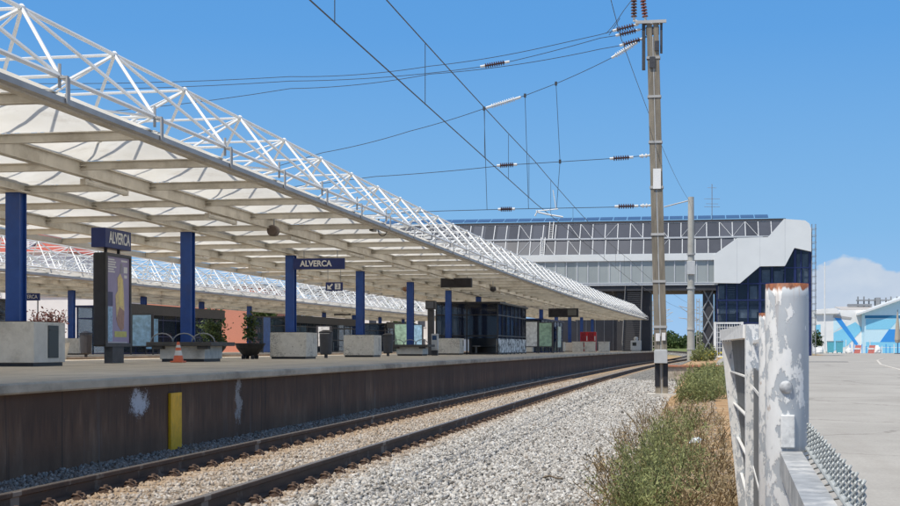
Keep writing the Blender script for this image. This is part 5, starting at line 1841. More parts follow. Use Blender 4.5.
# white steel gate panel
gy = 99.0
ga, gb = at(715, 340, gy), at(742, 340, gy)
t = thing("mesh_gate", (ga.x, gy, ground(ga.x, gy)), "white steel mesh gate panel under the station end of the footbridge", "gate")
z0, z1 = at(715, 358, gy).z, at(715, 322, gy).z
mb = MB()
for x in (ga.x, gb.x): mb.bb((x - .1, gy - .06, z0 - .3), (x + .1, gy + .06, z1))
for z in (z0 + .1, z1 - .08): mb.bb((ga.x + .101, gy - .05, z - .06), (gb.x - .101, gy + .05, z + .06))
mb.build("frame", white_steel, t)
mb = MB()
for k in range(1, 11):
    x = ga.x + (gb.x - ga.x) * k / 11; mb.bb((x - .02, gy - .015, z0 + .16), (x + .02, gy + .015, z1 - .14))
for k in range(1, 7):
    z = z0 + (z1 - z0) * k / 7; mb.bb((ga.x + .102, gy + .016, z - .02), (gb.x - .102, gy + .045, z + .02))
mb.build("grid", white_steel, t)
weed(gx(706, 350, 93), 93, 1.1, 1.5, "leafy bush with yellow flowers beside the white gate", 30, 50, leaf_weed, .22, None, "bush", "flowering_bush")
o = COL.objects.get("flowering_bush")
fl = [(random.gauss(0, .45), random.gauss(0, .4), random.uniform(.1, .6)) for _ in range(70)]
leaf_cloud("flowers", fl, .6, .16, leaf_yel, o, .9)
weed(gx(700, 350, 89), 89, .8, 1.4, "small green weed bush left of the yellow flowered bush", 22, 40, leaf_weed, .18, None, "bush", "green_bush")

# ------------------------------------------------------------------ station footbridge building
YB = 155.0
fb = thing("footbridge_station", (-5, YB, 0), "grey glazed station footbridge building spanning the tracks, with stepped white cladding", "station building")


def zz(py, px=620):
    return at(px, py, YB).z


XL = -46.0
X716 = at(716, 270, YB).x; X745 = at(745, 250, YB).x; X783 = at(783, 225, YB).x; X811 = at(811, 250, YB).x
z283, z261, z254, z238, z221, z215 = zz(283.5), zz(261), zz(254.5), zz(238), zz(220.5), zz(216)
DEP = 11.0
# floor slab / underside
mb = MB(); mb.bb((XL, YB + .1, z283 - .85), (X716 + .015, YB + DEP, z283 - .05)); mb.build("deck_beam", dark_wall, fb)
mb = MB(); mb.bb((XL, YB - .02, z283 - .22), (X716 + .2, YB + .098, z283 + .02)); mb.bb((XL, YB - .05, z283 - .24), (X716 + .2, YB - .021, z283 - .12)); mb.build("sill_beam", frame_grey, fb)
# core body
mb = MB(); mb.bb((XL, YB + .5, z283 - .049), (X716, YB + DEP, z254)); mb.build("core", dark_wall, fb)


def glaz(xa, xb, y0, za, y1, zb, bay, gm, name, seed):
    """one row of panes, leaning back from y0 to y1"""
    rnd = random.Random(seed)
    n = max(1, round((xb - xa) / bay))
    mb = MB()
    for i in range(n):
        u0, u1 = xa + (xb - xa) * i / n, xa + (xb - xa) * (i + 1) / n
        mb.prism([(u0, y0, za), (u1, y0, za), (u1, y1, zb), (u0, y1, zb)], (0, .08, 0))
    mb.build(name, gm, fb)
    fm = MB()
    for i in range(n + 1):
        u = xa + (xb - xa) * i / n
        mw_ = .055 if name == "lower_glazing" else .042
        fm.prism([(u - mw_, y0 - .07, za), (u + mw_, y0 - .07, za), (u + mw_, y1 - .07, zb), (u - mw_, y1 - .07, zb)], (0, .066, 0))
        if i < n and rnd.random() < .22 and name != "lower_glazing":
            a, b_ = (u, u + (xb - xa) / n)
            if rnd.random() < .5: a, b_ = b_, a
            f0, f1 = 0.0, 1.0
            fm.tube((a, y0 - .05, za), (a + (b_ - a) * f1, y0 + (y1 - y0) * f1 - .05, za + (zb - za) * f1), .024, 4)
    # edge rails
    fm.bb((xa, y0 - .075, za - .05), (xb, y0 - .008, za + .05)); fm.bb((xa, y1 - .078, zb - .08), (xb, y1 - .011, zb))
    fm.build("mullions", frame_grey, fb)


glaz(XL, X716 + .3, YB, z283 + .03, YB, z261, 1.22, grey_glass, "lower_glazing", 1)
glaz(XL, X745 + .3, YB + .15, z254, YB + 1.5, z238, 1.42, dark_glass, "upper_glazing", 5)
glaz(XL, X783 + .3, YB + 1.75, z238 + .12, YB + 3.4, z221, 1.42, dark_glass, "roof_glazing", 9)
mb = MB(); mb.bb((XL, YB - .25, z261 + .002), (X716 + 1, YB + .20, z254 - .002)); mb.build("white_band", clad_white, fb)
mb = MB(); mb.bb((XL, YB + 1.3, z238 - .02), (X745 + 2, YB + 2.2, z238 + .10)); mb.build("ledge", frame_grey, fb)
mb = MB(); mb.bb((XL, YB + 1.56, z254 + .01), (X745 + .3, YB + DEP, z238 - .03)); mb.bb((XL, YB + 3.5, z238 + .101), (X783 + .3, YB + DEP, z221 - .01)); mb.build("inner_wall", dark_wall, fb)
mb = MB(); mb.bb((XL, YB + 3.25, z221), (X783 + .5, YB + DEP + .3, z221 + .25)); mb.build("roof", dark_grey, fb)
# ridge walkway and solar panels
mb = MB()
n = 34
for i in range(n):
    u0 = XL + (X783 - 1.3 - XL) * i / n; u1 = XL + (X783 - 1.3 - XL) * (i + .93) / n
    mb.prism([(u0, YB + 3.3, z221 + .35), (u1, YB + 3.3, z221 + .35), (u1, YB + 5.0, z221 + .82), (u0, YB + 5.0, z221 + .82)], (0, 0, .06))
mb.build("solar_panel", solar_blue, fb)
# little access ladders on the glazing
mb = MB()
for px, a, b_, y0, y1 in ((549, z238 + .12, z221, YB + 1.6, YB + 3.25), (542, z254, z238, YB + .02, YB + 1.35)):
    x = at(px, 240, YB).x
    for s in (-.22, .22): mb.tube((x + s, y0, a), (x + s, y1, b_ + .3), .04, 5)
    for k in range(9):
        f = (k + .5) / 9; mb.tube((x - .22, y0 + (y1 - y0) * f, a + (b_ - a) * f), (x + .22, y0 + (y1 - y0) * f, a + (b_ - a) * f), .03, 4)
mb.build("roof_ladder", white_steel, fb)

# stepped white cladding (an outline of the real panel with half a metre of depth)
poly = [(714, 283), (714, 254.7), (737, 238), (768, 237), (784, 218.8), (805, 220.3), (809.5, 223.5), (811.3, 229), (811.3, 251.5), (794.5, 247.8), (785, 266), (760, 266.3), (740, 283.3)]
pts = [at(a, b_, YB - .35) for a, b_ in poly]
mb = MB(); mb.prism(pts, (0, .6, 0)); mb.build("cladding", clad_white, fb)
mb = MB()
for px, a, b_ in ((737, 238.2, 283), (760, 237.4, 266), (785, 219.2, 265.5)):
    q0, q1 = at(px, b_, YB - .352), at(px, a, YB - .352)
    mb.bb((q0.x - .015, YB - .362, q0.z), (q0.x + .015, YB - .352, q1.z))
mb.build("cladding_joint", frame_grey, fb)
# right block behind the cladding: dark glazed facade between blue frames
gz = ground(10, YB)
XR = X811 - .05
mb = MB(); mb.bb((X716 + .02, YB + 1.2, gz - .5), (XR - .1, YB + 16, z254 - .2)); mb.bb((X745 + .6, YB + 1.2, z254 - .199), (XR - .1, YB + 1.7, z238 - .1)); mb.bb((X745 + .6, YB + 3.6, z254 - .199), (XR - .1, YB + 16, z221 - .2)); mb.build("end_block", mat("end_wall", (.13, .145, .165), .6, var=.3, scale=.4), fb)
mb = MB(); mb.prism([(X716 + .3, YB + .4, gz), (XR - .05, YB + .4, gz), (XR - .05, YB + .4, at(811, 246, YB).z), (at(794, 247, YB).x, YB + .4, at(794, 246, YB).z), (at(785, 265, YB).x, YB + .4, at(785, 264, YB).z), (at(760, 265, YB).x, YB + .4, at(760, 264, YB).z), (at(741, 282, YB).x, YB + .4, at(741, 281, YB).z), (X716 + .3, YB + .4, z283 - .1)], (0, .03, 0)); mb.build("facade_glass", glass_navy, fb)
mb = MB()
tops = {717: 283, 726.5: 283, 737: 283, 748: 276, 760: 266, 772: 266, 785: 266, 795: 248, 801: 249, 810: 250}
for px, py in tops.items():
    q = at(px, py, YB + .3); w_ = .14 if px in (760, 795, 810) else .07
    mb.bb((q.x - w_, YB + .22, gz), (q.x + w_, YB + .38, q.z))
for py, xa, xb in ((300, 717, 810), (323, 717, 810), (344, 717, 810), (283.5, 740, 810), (268, 786, 810)):
    za = at(760, py, YB).z
    mb.bb((at(xa, py, YB).x, YB + .17, za - .07), (at(xb, py, YB).x, YB + .215, za + .07))
mb.build("facade_frame", blue_frame, fb)
pale_in = mat("pale_interior", (.70, .71, .70), .7, var=.15, scale=.8)
for px0, px1, py0, py1 in ((797, 800.5, 254, 300), (802.5, 808, 254, 322), (718, 724.5, 286, 299), (717, 735, 309, 313.5), (739, 757, 312, 318), (762, 770, 270, 283), (774, 783, 271, 299), (750, 757, 286, 299)):
    a0, a1 = at(px0, py1, YB + .5), at(px1, py0, YB + .5)
    mb = MB(); mb.bb((a0.x, YB + .62, a0.z), (a1.x, YB + .70, a1.z)); mb.build("inner_panel", pale_in, fb)
for k in range(7):
    z = at(721, 299 - 1.9 * k, YB).z; a0, a1 = at(726, 299, YB + .5), at(735, 299, YB + .5)
    mb = MB(); mb.bb((a0.x, YB + .62, z), (a1.x, YB + .9, z + .08)); mb.build("louvre", frame_grey, fb)
# inside floors and stairs seen through the glass
mb = MB()
mb.bb((X716 + .4, YB + .6, at(760, 312, YB).z), (XR - .3, YB + 1.19, at(760, 309, YB).z))
for k in range(12):
    q = at(764 + 1.6 * k, 300 - 2.7 * k, YB)
    mb.bb((q.x, YB + .7, q.z), (q.x + .5, YB + 1.18, q.z + .12))
mb.build("inner_floor", frame_grey, fb)
# caged ladder on the right edge
lx = XR + .25
mb = MB()
for s in (-.2, .2): mb.tube((lx + .1 + s, YB + .1, gz), (lx + .1 + s, YB + .1, zz(224, 811)), .05, 5)
z = gz + .4
while z < zz(225, 811):
    mb.box((lx + .1, YB + .1, z), (.4, .04, .05))
    if z > gz + 2.2: mb.wire([(lx - .1, YB + .1, z + .1), (lx - .14, YB - .5, z + .1), (lx + .1, YB - .75, z + .1), (lx + .34, YB - .5, z + .1), (lx + .3, YB + .1, z + .1)], .03, 4)
    z += .75
mb.build("caged_ladder", mid_grey, fb)
# piers
pl_, pr_ = at(617, 300, YB + 1).x, at(650.5, 300, YB + 1).x
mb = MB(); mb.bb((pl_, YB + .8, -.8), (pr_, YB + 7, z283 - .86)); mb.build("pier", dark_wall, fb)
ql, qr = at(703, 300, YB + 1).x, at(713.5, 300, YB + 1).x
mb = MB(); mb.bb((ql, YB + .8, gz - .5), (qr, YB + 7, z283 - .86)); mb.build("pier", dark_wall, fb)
mb = MB()
for a, b_ in ((ql, qr), (qr, ql)):
    for k in range(3):
        z0 = gz + .4 + 2.4 * k; mb.tube((a, YB + .72, z0), (b_, YB + .72, z0 + 2.3), .09, 5)
mb.build("pier_brace", mid_grey, fb)
gl = at(535, 300, YB + 1).x
mb = MB(); mb.bb((gl, YB + 3, -.5), (pl_ - .01, YB + 6.5, z283 - .86)); mb.build("rear_wall", mat("dark_grey_panel", (.10, .105, .115), .6, var=.15, scale=.5), fb)  # wall behind the platform end, dark grey in its own colour
mb = MB()
for k in range(9):
    x = gl + (pl_ - gl) * (k + .5) / 9; mb.bb((x - .04, YB + 2.93, PZ), (x + .04, YB + 2.998, z283 - 1))
mb.build("wall_rib", mid_grey, fb)
# support brackets under the glazing
mb = MB()
for px in (560, 588, 612, 628, 640, 655, 700):
    q = at(px, 284, YB); mb.prism([(q.x - .08, YB + .02, z283 - .25), (q.x - .08, YB + 1.3, z283 - .25), (q.x - .08, YB + 1.3, z283 - .95)], (.16, 0, 0))
mb.build("bracket", mid_grey, fb)

# stair up to the footbridge
st = thing("platform_stair", (at(631, 345, 149).x, 149, PZ), "steep dark stair rising from the platform end up into the footbridge", "stair")
sx0, sx1 = at(622.5, 345, 149).x, at(640, 345, 149).x
mb = MB(); ns = 30
for k in range(ns):
    y0 = 149 + 6.3 * k / ns; z0 = PZ + (z283 - .9 - PZ) * k / ns
    h_ = (z283 - .9 - PZ) / ns
    mb.bb((sx0 + .08, y0, z0), (sx1 - .08, y0 + .42, z0 + h_ * .45))
mb.build("tread", dark_grey, st)
for x in (sx0, sx1):
    mb = MB(); mb.prism([(x - .07, 148.9, PZ), (x - .07, 149.6, PZ), (x - .07, 155.4, z283 - .95), (x - .07, 155.4, z283 - .3), (x - .07, 148.9, PZ + .9)], (.14, 0, 0)); mb.build("stringer", mat("stair_side", (.16, .16, .165), .5), st)
mb = MB()
for x in (sx0, sx1): mb.tube((x, 148.9, PZ + 1.0), (x, 155.3, z283 + .0), .05, 6)
mb.build("handrail", dark_grey, st)

# TV aerial on the roof
q = at(712, 215, YB + 6)
t = thing("roof_aerial", (q.x, YB + 6, q.z), "thin television aerial standing on the footbridge roof", "aerial")
mb = MB(); zt = at(712, 184, YB + 6).z; mb.tube((q.x, YB + 6, z221), (q.x, YB + 6, zt), .045, 5); mb.build("mast", mid_grey, t)
mb = MB()
for py, w_ in ((188, .5), (199, .9), (204, .7), (207, .9)):
    z = at(712, py, YB + 6).z; mb.tube((q.x - w_, YB + 6, z + .05), (q.x + w_, YB + 6, z), .03, 4)
mb.build("antenna", mid_grey, t)

# ------------------------------------------------------------------ beyond the footbridge
for i, (px, Y, h_, lab) in enumerate(((653.5, 215, 8.5, "slim far catenary mast left of the tall mast, seen under the footbridge"), (658.5, 250, 8.5, "slim far catenary mast hidden close behind the tall mast, under the footbridge"), (698, 190, 8.2, "far catenary mast just right of the concrete mast, under the footbridge"), (702, 235, 8.8, "far catenary mast beside the right bridge pier, under the footbridge"))):
    q = at(px, 350, Y); gz_ = ground(q.x, Y)
    t = thing("far_catenary_mast", (q.x, Y, gz_), lab, "catenary mast", "far masts seen under the footbridge")
    mb = MB()
    for s in (-.16, .16): mb.bb((q.x + s - .05, Y - .12, gz_), (q.x + s + .05, Y + .12, gz_ + h_))
    for k in range(10): mb.box((q.x, Y - .13, gz_ + .6 + k * .8), (.36, .02, .12))
    mb.build("pole", mast_grey, t)
    mb = MB(); s = -1 if px > 680 else 1
    mb.tube((q.x, Y, gz_ + 6.6), (q.x + s * 2.6, Y, gz_ + 7.2), .05, 5); mb.tube((q.x, Y, gz_ + 5.2), (q.x + s * 2.6, Y, gz_ + 5.6), .05, 5); mb.tube((q.x, Y, gz_ + 5.2), (q.x + s * 2.4, Y, gz_ + 7.1), .04, 5); mb.build("cantilever", zinc, t)
for i, (px, Y, h_, w_) in enumerate(((655, 400, 3.4, 9), (668, 430, 4.0, 11), (676, 410, 2.0, 8), (684, 440, 2.8, 9), (693, 420, 2.4, 9), (702, 400, 3.6, 10), (660, 470, 4.0, 13), (690, 480, 3.4, 12))):
    q = at(px, 348, Y)
    tree("broadleaf_tree", (q.x, Y, ground(q.x, Y)), h_, w_, ("far low green tree at the left end of the row under the footbridge", "far rounded green tree second from the left under the footbridge", "lowest far tree in the gap under the footbridge", "far green tree behind the track bend", "far green tree right of the track bend", "far green tree beside the right bridge pier", "farthest tree at the back left of the gap", "farthest tree at the back right of the gap")[i], "trees far beyond the footbridge", n=900, ls=1.0, trunk=.18)
gr = grid_mesh("meadow_hedge", [0, 1], [0, 1], lambda x, y: 0, soil) if False else None

# ------------------------------------------------------------------ buildings beyond the yard
YW = 238.0
gw = ground(25, YW)
wb = thing("white_warehouse", (at(840, 350, YW).x, YW, gw), "white warehouse with blue triangles painted on it and a grey roof", "warehouse")


def pl3(pts, Y):
    return [at(a, b_, Y) for a, b_ in pts]


xa, xb = at(815.5, 350, YW).x, at(866, 350, YW).x
ztp = at(840, 310, YW).z
mb = MB(); mb.bb((xa, YW, gw - .5), (xb + 6, YW + 22, ztp)); mb.build("wall", white_wall, wb)
mb = MB(); mb.prism(pl3([(814.5, 312), (818, 309.3), (836, 308), (840, 311.5), (839, 313.5), (815, 314)], YW - .5), (0, 3, 0)); mb.build("parapet", white_wall, wb)
mb = MB(); mb.prism([(xa + 4.2, YW + .3, ztp), (xb + 6, YW + .3, ztp), (xb + 6, YW + 11, ztp + .75), (xa + 4.2, YW + 11, ztp + .75)], (0, 0, .15)); mb.build("roof", roof_grey, wb)


def mural(par, pts, m_, Y, k, name="mural"):
    mb = MB(); mb.prism(pl3(pts, Y - .02 - .012 * k), (0, .012, 0)); mb.build(name, m_, par)


mural(wb, [(816, 325), (820.5, 324.5), (820.5, 336), (816, 336)], mural_light, YW, 0)
mural(wb, [(833.5, 318), (846, 323.5), (833.5, 332.5)], mural_pale, YW, 0)
mural(wb, [(833.5, 333), (855.5, 322), (863, 329), (847, 346), (833.5, 351)], mural_light, YW, 1)
mural(wb, [(833, 316), (838.5, 315), (860.5, 347), (857, 347)], mural_mid, YW, 2)
mural(wb, [(833.5, 314.8), (852, 317.5), (850, 319.5), (833, 317.5)], roof_grey, YW, 3)
mb = MB()
q = at(862, 301, YW + 12); q2 = at(884, 297, YW + 12)
mb.bb((at(848, 305, YW + 8).x, YW + 8, at(860, 306, YW + 8).z), (at(872, 305, YW + 8).x, YW + 9.5, at(860, 304, YW + 8).z))
mb.bb((at(857, 305, YW + 9).x, YW + 9.6, at(860, 300.8, YW + 9).z), (at(902, 305, YW + 9).x, YW + 10.6, at(860, 299.6, YW + 9).z))
for px in (858, 864, 869, 875, 880, 886, 891, 897):
    x = at(px, 300, YW + 10).x; mb.bb((x - .12, YW + 10, ztp), (x + .12, YW + 10.2, at(px, 296.5 + (px % 3), YW + 10).z))
mb.bb((at(876, 305, YW + 9).x, YW + 9, ztp + 1), (at(880, 305, YW + 9).x, YW + 11, at(880, 297.5, YW + 9).z))
mb.build("roof_plant", mid_grey, wb)
YG = 234.0
gg = ground(35, YG)
gbld = thing("gabled_shed", (at(890, 350, YG).x, YG, gg), "pale blue gabled shed painted with blue shapes at the right edge", "shed")
x0, x1 = at(864.5, 350, YG).x, at(985, 350, YG).x
ze = at(864, 313, YG).z; xm_ = (x0 + x1) / 2; za = ze + (xm_ - x0) * .36
mb = MB(); mb.prism([(x0, YG, gg - .5), (x1, YG, gg - .5), (x1, YG, ze), (xm_, YG, za), (x0, YG, ze)], (0, 24, 0)); mb.build("wall", mural_pale, gbld)
sl_o = (za - ze) / (xm_ - x0)
mb = MB()
mb.prism([(x0 - .9, YG - .8, ze - .9 * sl_o + .02), (xm_, YG - .8, za + .02), (xm_, YG - .8, za + .35), (x0 - .9, YG - .8, ze - .9 * sl_o + .35)], (0, 26, 0)); mb.prism([(x1 + .9, YG - .8, ze - .9 * sl_o + .02), (xm_ + .001, YG - .8, za + .02), (xm_ + .001, YG - .8, za + .35), (x1 + .9, YG - .8, ze - .9 * sl_o + .35)], (0, 26, 0)); mb.build("roof", clad_white, gbld)
mural(gbld, [(865, 315.5), (985, 314.8), (985, 318.3), (865, 318.3)], mural_dark, YG, 1)
mural(gbld, [(866, 319), (899, 319), (890, 329.3), (866, 329.6)], mural_light, YG, 0)
mural(gbld, [(889, 329.3), (900, 329.3), (900, 342), (880, 342)], mural_mid, YG, 0)
mural(gbld, [(866, 342), (880, 342.2), (930, 342.2), (930, 353), (866, 353)], mural_light, YG, 0)
mural(gbld, [(900, 320), (930, 320), (930, 342), (901, 342)], mural_light, YG, 1)
# items standing in front
for px, lab in ((830.5, "teal rubbish bin before the white warehouse, the left one"), (839.5, "teal rubbish bin before the white warehouse, the right one")):
    q = at(px, 350, 226); g0 = ground(q.x, 226)
    t = local("rubbish_bin", (q.x, 226, g0), lab, "bin", "teal bins before the warehouse")
    mb = MB(); mb.box((0, 0, 1.0), (.92, .8, 1.7), taper=1.12); mb.build("body", teal_p, t, origin=(0, 0, 0))
    mb = MB(); mb.box((0, 0, 1.93), (1.12, .98, .12)); mb.build("lid", mat("bin_lid", (.20, .30, .33), .5), t, origin=(0, 0, 0))
    for s in (-.35, .35):
        mb = MB(); mb.lathe((s - .05, .35, .14), (s + .05, .35, .14), [(0, .14), (1, .14)], 10); mb.build("wheel", black_metal, t, origin=(0, 0, 0))
for px, lab in ((857.5, "red and white barrier block before the white warehouse"), (871.5, "red and white barrier block before the gabled shed")):
    q = at(px, 350, 224); g0 = ground(q.x, 224)
    t = local("road_barrier", (q.x, 224, g0), lab, "barrier", "red and white barriers")
    mb = MB(); mb.prism([(-.55, -.35, 0), (-.55, .35, 0), (-.3, .12, 1.3), (-.3, -.12, 1.3)], (.9, 0, 0)); mb.build("body", mat("barrier_red", (.52, .16, .13), .5), t, origin=(0, 0, 0))
    mb = MB(); mb.box((-.1, -.24, .75), (.95, .06, .25)); mb.build("white_stripe", white_wall, t, origin=(0, 0, 0))
for k, (px, w_, h_, lab) in enumerate(((877, 1.4, 1.2, "larger white bulk bag before the gabled shed"), (849, 1.0, .9, "small white bulk bag before the white warehouse"), (819, 1.5, 1.1, "pale bulk bag at the left corner of the warehouse"))):
    q = at(px, 350, 227); g0 = ground(q.x, 227)
    t = local("bulk_bag", (q.x, 227, g0), lab, "bulk bag", "white bags before the warehouse")
    mb = MB(); mb.lathe((0, 0, 0), (0, 0, h_), [(0, w_ * .45), (.15, w_ * .5), (.55, w_ * .47), (.8, w_ * .38), (.86, w_ * .14), (1, w_ * .18)], 11)
    mb.v = [(x * (1 + random.uniform(-.13, .13)), y * (1 + random.uniform(-.13, .13)), z * (1 + random.uniform(-.12, .12))) for x, y, z in mb.v]
    mb.build("sack", white_wall, t, origin=(0, 0, 0))
# thin rail fence before the shed
t = thing("rail_fence", (at(860, 350, 229).x, 229, gg), "low thin post fence along the foot of the painted buildings", "fence")
for px in range(842, 908, 4):
    q = at(px, 350, 229); mb = MB(); hh = random.choice((1.2, 1.5, 2.2)) ; mb.bb((q.x - .06, 228.94, gg - .1), (q.x + .06, 229.06, gg + hh)); mb.build("post", mural_mid if px % 3 else white_steel, t)
mb = MB(); mb.bb((at(842, 350, 229).x, 228.96, gg + .9), (at(906, 350, 229).x, 229.04, gg + .97)); mb.build("rail", white_steel, t)
q = at(897.5, 350, 205); g0 = ground(q.x, 205)
t = local("closed_parasol", (q.x, 205, g0), "closed beige parasol standing before the gabled shed", "parasol")
mb = MB(); mb.tube((0, 0, 0), (0, 0, 6.4), .05, 6); mb.lathe((0, 0, 0), (0, 0, .12), [(0, .5), (1, .45)], 12); mb.build("pole", dark_grey, t, origin=(0, 0, 0))
mb = MB(); mb.lathe((0, 0, 1.6), (0, 0, 6.2), [(0, .30), (.1, .42), (.5, .28), (.9, .10), (1, .03)], 8); mb.build("canvas", beige_cloth, t, origin=(0, 0, 0))
q = at(824.5, 350, 230); g0 = ground(q.x, 230)
t = local("flagpole", (q.x, 229.5, g0), "tall thin white flagpole before the white warehouse", "flagpole")
mb = MB(); mb.tube((0, 0, 0), (0, 0, at(824.5, 262, 230).z - g0), .13, 8, r2=.09); mb.build("pole", white_steel, t, origin=(0, 0, 0))
mb = MB(); mb.lathe((0, 0, 0), (0, 0, .3), [(0, .4), (1, .35)], 10); mb.build("base", concrete, t, origin=(0, 0, 0))
q = at(818, 350, 228); tree("small_tree", (q.x, 231.5, ground(q.x, 231.5)), 4.6, 2.6, "small dark green tree at the corner of the white warehouse", n=700, ls=.35, trunk=.3)

# ------------------------------------------------------------------ buildings left, behind the far platform


def house(name, xa, xb, Y, dep, h_, wallm, label, cat, roofm=None, rh=0, win=True, base_m=None, bh=0):
    g0 = .3
    t = thing(name, ((xa + xb) / 2, Y, g0), label, cat)
    mb = MB(); mb.bb((xa, Y, g0 - .5), (xb, Y + dep, h_)); mb.build("wall", wallm, t)
    if base_m:
        mb = MB(); mb.bb((xa - .03, Y - .03, g0), (xb + .03, Y - .003, bh)); mb.build("ground_floor", base_m, t)
    if roofm and rh:
        mb = MB(); o_ = .6
        a = [(xa - o_, Y - o_, h_), (xb + o_, Y - o_, h_), (xb + o_, Y + dep + o_, h_), (xa - o_, Y + dep + o_, h_)]
        i_ = min(dep / 2, (xb - xa) / 2) * .9
        r_ = [(xa + i_, Y + dep / 2, h_ + rh), (xb - i_, Y + dep / 2, h_ + rh)]
        mb.add(a + r_, [(0, 1, 5, 4), (1, 2, 5), (2, 3, 4, 5), (3, 0, 4), (3, 2, 1, 0)]); mb.build("roof", roofm, t)
    else:
        mb = MB(); mb.bb((xa - .15, Y - .15, h_), (xb + .15, Y + dep + .15, h_ + .35)); mb.build("roof", roofm or grey_wall, t)
    if win:
        nx = max(1, int((xb - xa) / 3.4)); nz = max(1, int((h_ - 1) / 3.2))
        for i in range(nx):
            for j in range(nz):
                x = xa + (xb - xa) * (i + .5) / nx; z = 1.9 + 3.1 * j
                if z + 1 > h_: continue
                mb = MB(); mb.box((x, Y - .035, z), (1.35, .06, 1.55)); w_ = mb.build("window", white_steel, t)
                mb = MB(); mb.box((x, Y - .07, z), (1.1, .008, 1.3)); mb.build("pane", dark_glass, w_)
    return t


hb = house("apartment_house", -112, -73.0, 150, 14, 12.6, white_wall, "white apartment house with red tiled roof behind the far canopy", "house", roof_red, 3.0, True, orange_wall, 4.2)
mb = MB()
for x in (-79, -86, -93):
    mb.box((x, 152.0, 13.6), (2.0, 2.6, 2.0)); 
mb.build("dormer", white_wall, hb)
house("salmon_building", -77, -57.2, 176, 14, 9.5, salmon, "plain salmon rendered building behind the far platform", "building", grey_wall, 0, False)
house("white_hall", -74.0, -64.5, 142, 10, 7.0, white_wall, "low white hall between the apartment house and the salmon building", "building", grey_wall, 0, True)
house("pale_office", -56.0, -34, 196, 12, 8.5, white_wall, "long white office building behind the far shelters", "building", grey_wall, 0, True)
for i, (px, Y, h_, w_) in enumerate(((205, 150, 6.5, 5.5), (262, 170, 8, 7), (300, 180, 7.5, 8), (400, 175, 7, 7))):
    q = at(px, 348, Y)
    tree("street_tree", (q.x, Y, .3), h_, w_, ("green tree in front of the salmon building", "green tree right of the salmon building", "green tree before the long white office", "green tree right of the long white office")[i], "trees behind the far platform", n=1500, ls=.5, trunk=.25)

# ballast under the curve beyond the footbridge
cp_ = [(x, y, z - .16) for (x, y, z) in offset(-4.97) if True]
k0 = min(range(len(TP)), key=lambda i: abs(TP[i][1] - 200) + (1e6 if i > 108 else 0))
bm_ = MB(); bm_.sweep([(-2.2, -.3), (2.2, -.3), (1.7, 0), (-1.7, 0)], cp_[k0:])
tag(bm_.build("ballast_curve", ball), kind="structure")

# ------------------------------------------------------------------ sky and sun
w = bpy.data.worlds.new("World")
S.world = w
w.use_nodes = True
nt = w.node_tree
bg = nt.nodes["Background"]
SUN_EL = 63.0
SUN_AZ = 218.0        # clockwise from +Y
sky = nt.nodes.new("ShaderNodeTexSky")
sky.sky_type = "NISHITA"
sky.sun_disc = False
sky.sun_elevation = R(SUN_EL)
sky.sun_rotation = R(SUN_AZ)
sky.air_density = 1.0
sky.dust_density = .35
sky.ozone_density = 3.0
hs = nt.nodes.new("ShaderNodeHueSaturation")
hs.inputs["Saturation"].default_value = .62
nt.links.new(sky.outputs[0], hs.inputs["Color"])
tc = nt.nodes.new("ShaderNodeTexCoord")
sp = nt.nodes.new("ShaderNodeSeparateXYZ")
nt.links.new(tc.outputs["Generated"], sp.inputs[0])
hor = math_n(nt, "SQRT", math_n(nt, "ADD", math_n(nt, "MULTIPLY", sp.outputs[0], sp.outputs[0]), math_n(nt, "MULTIPLY", sp.outputs[1], sp.outputs[1])))
az = math_n(nt, "ARCTAN2", sp.outputs[0], sp.outputs[1])
el = math_n(nt, "ARCTAN2", sp.outputs[2], hor)
# low cumulus bank north-east of the station
mp = nt.nodes.new("ShaderNodeMapping"); mp.inputs["Scale"].default_value = (1, 1, 1.6)
nt.links.new(tc.outputs["Generated"], mp.inputs[0])
nz = noise(nt, mp.outputs[0], 26, 9, .55)
nz2 = noise(nt, mp.outputs[0], 7, 4, .5)
topc = nt.nodes.new("ShaderNodeFloatCurve")
cm = topc.mapping.curves[0]
cm.points[0].location = (0, .30); cm.points[1].location = (1, .25)
for x_, y_ in ((.42, .34), (.47, .43), (.50, .60), (.53, .66), (.56, .58), (.62, .57), (.70, .50), (.8, .35)):
    cm.points.new(x_, y_)
topc.mapping.update()
azn = math_n(nt, "ADD", math_n(nt, "DIVIDE", az, 1.0), .42)      # 0..1 over azimuth
nt.links.new(azn, topc.inputs["Value"])
top = math_n(nt, "ADD", math_n(nt, "MULTIPLY", topc.outputs[0], .095), math_n(nt, "MULTIPLY", math_n(nt, "SUBTRACT", nz, .5), .034))
cf = math_n(nt, "MULTIPLY", math_n(nt, "SUBTRACT", top, el), 330.0, clamp=True)
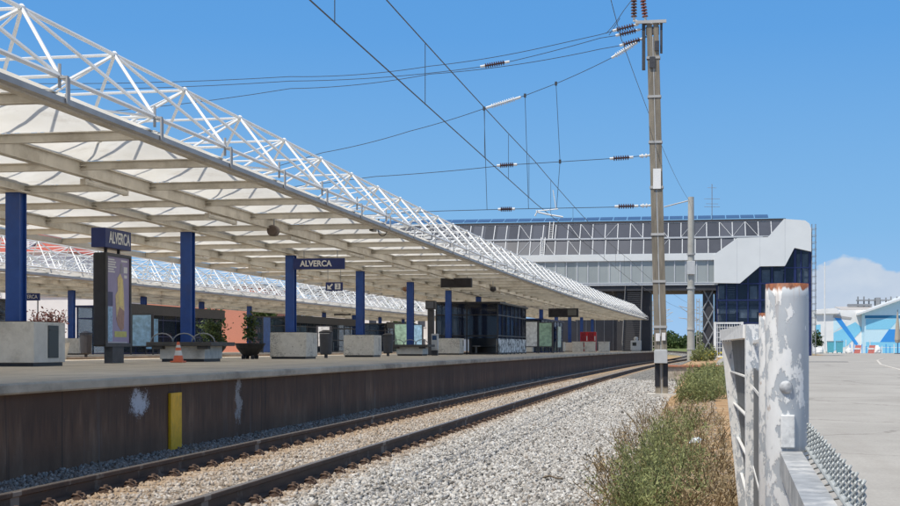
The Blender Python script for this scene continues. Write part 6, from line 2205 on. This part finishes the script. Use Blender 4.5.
right = math_n(nt, "MULTIPLY", math_n(nt, "SUBTRACT", az, .045), 25.0, clamp=True)
right2 = math_n(nt, "MULTIPLY", math_n(nt, "SUBTRACT", .62, az), 10.0, clamp=True)
cf = math_n(nt, "MULTIPLY", math_n(nt, "MULTIPLY", cf, right), math_n(nt, "MULTIPLY", right2, .78))
cc = ramp(nt, [(.30, (3.4, 3.95, 4.85)), (.72, (5.2, 5.4, 5.65))])
nt.links.new(math_n(nt, "ADD", math_n(nt, "MULTIPLY", nz, .65), math_n(nt, "MULTIPLY", nz2, .35)), cc.inputs[0])
clear = ramp(nt, [(0.0, (2.55, 4.05, 6.0)), (.28, (1.62, 3.4, 5.65)), (.75, (.83, 2.5, 5.3)), (1.0, (.69, 2.25, 5.0))])
nt.links.new(math_n(nt, "MULTIPLY", el, 1 / .30, clamp=True), clear.inputs[0])
lowf = math_n(nt, "SUBTRACT", 1.0, math_n(nt, "MULTIPLY", math_n(nt, "SUBTRACT", el, .30), 2.2, clamp=True), clamp=True)
skyc = mixc(nt, lowf, hs.outputs[0], clear.outputs[0])
nt.links.new(mixc(nt, cf, skyc, cc.outputs[0]), bg.inputs["Color"])
bg.inputs["Strength"].default_value = .13

sl_ = bpy.data.lights.new("sun", "SUN")
sl_.energy = 4.2
sl_.angle = R(.53)
sl_.color = (1, .94, .84)
so_ = bpy.data.objects.new("sun", sl_)
COL.objects.link(so_)
d = Vector((math.sin(R(SUN_AZ)) * math.cos(R(SUN_EL)), math.cos(R(SUN_AZ)) * math.cos(R(SUN_EL)), math.sin(R(SUN_EL))))
so_.rotation_euler = d.to_track_quat("Z", "Y").to_euler()
so_.location = d * 50

for o in list(bpy.data.objects):
    if "_o" in o.keys():
        del o["_o"]

S.view_settings.view_transform = "Standard"
S.view_settings.look = "None"
S.view_settings.exposure = 0.14
S.view_settings.gamma = 1.0
S.view_settings.use_curve_mapping = False
S.cycles.max_bounces = 8
S.cycles.transparent_max_bounces = 12
S.cycles.caustics_reflective = False
S.cycles.caustics_refractive = False
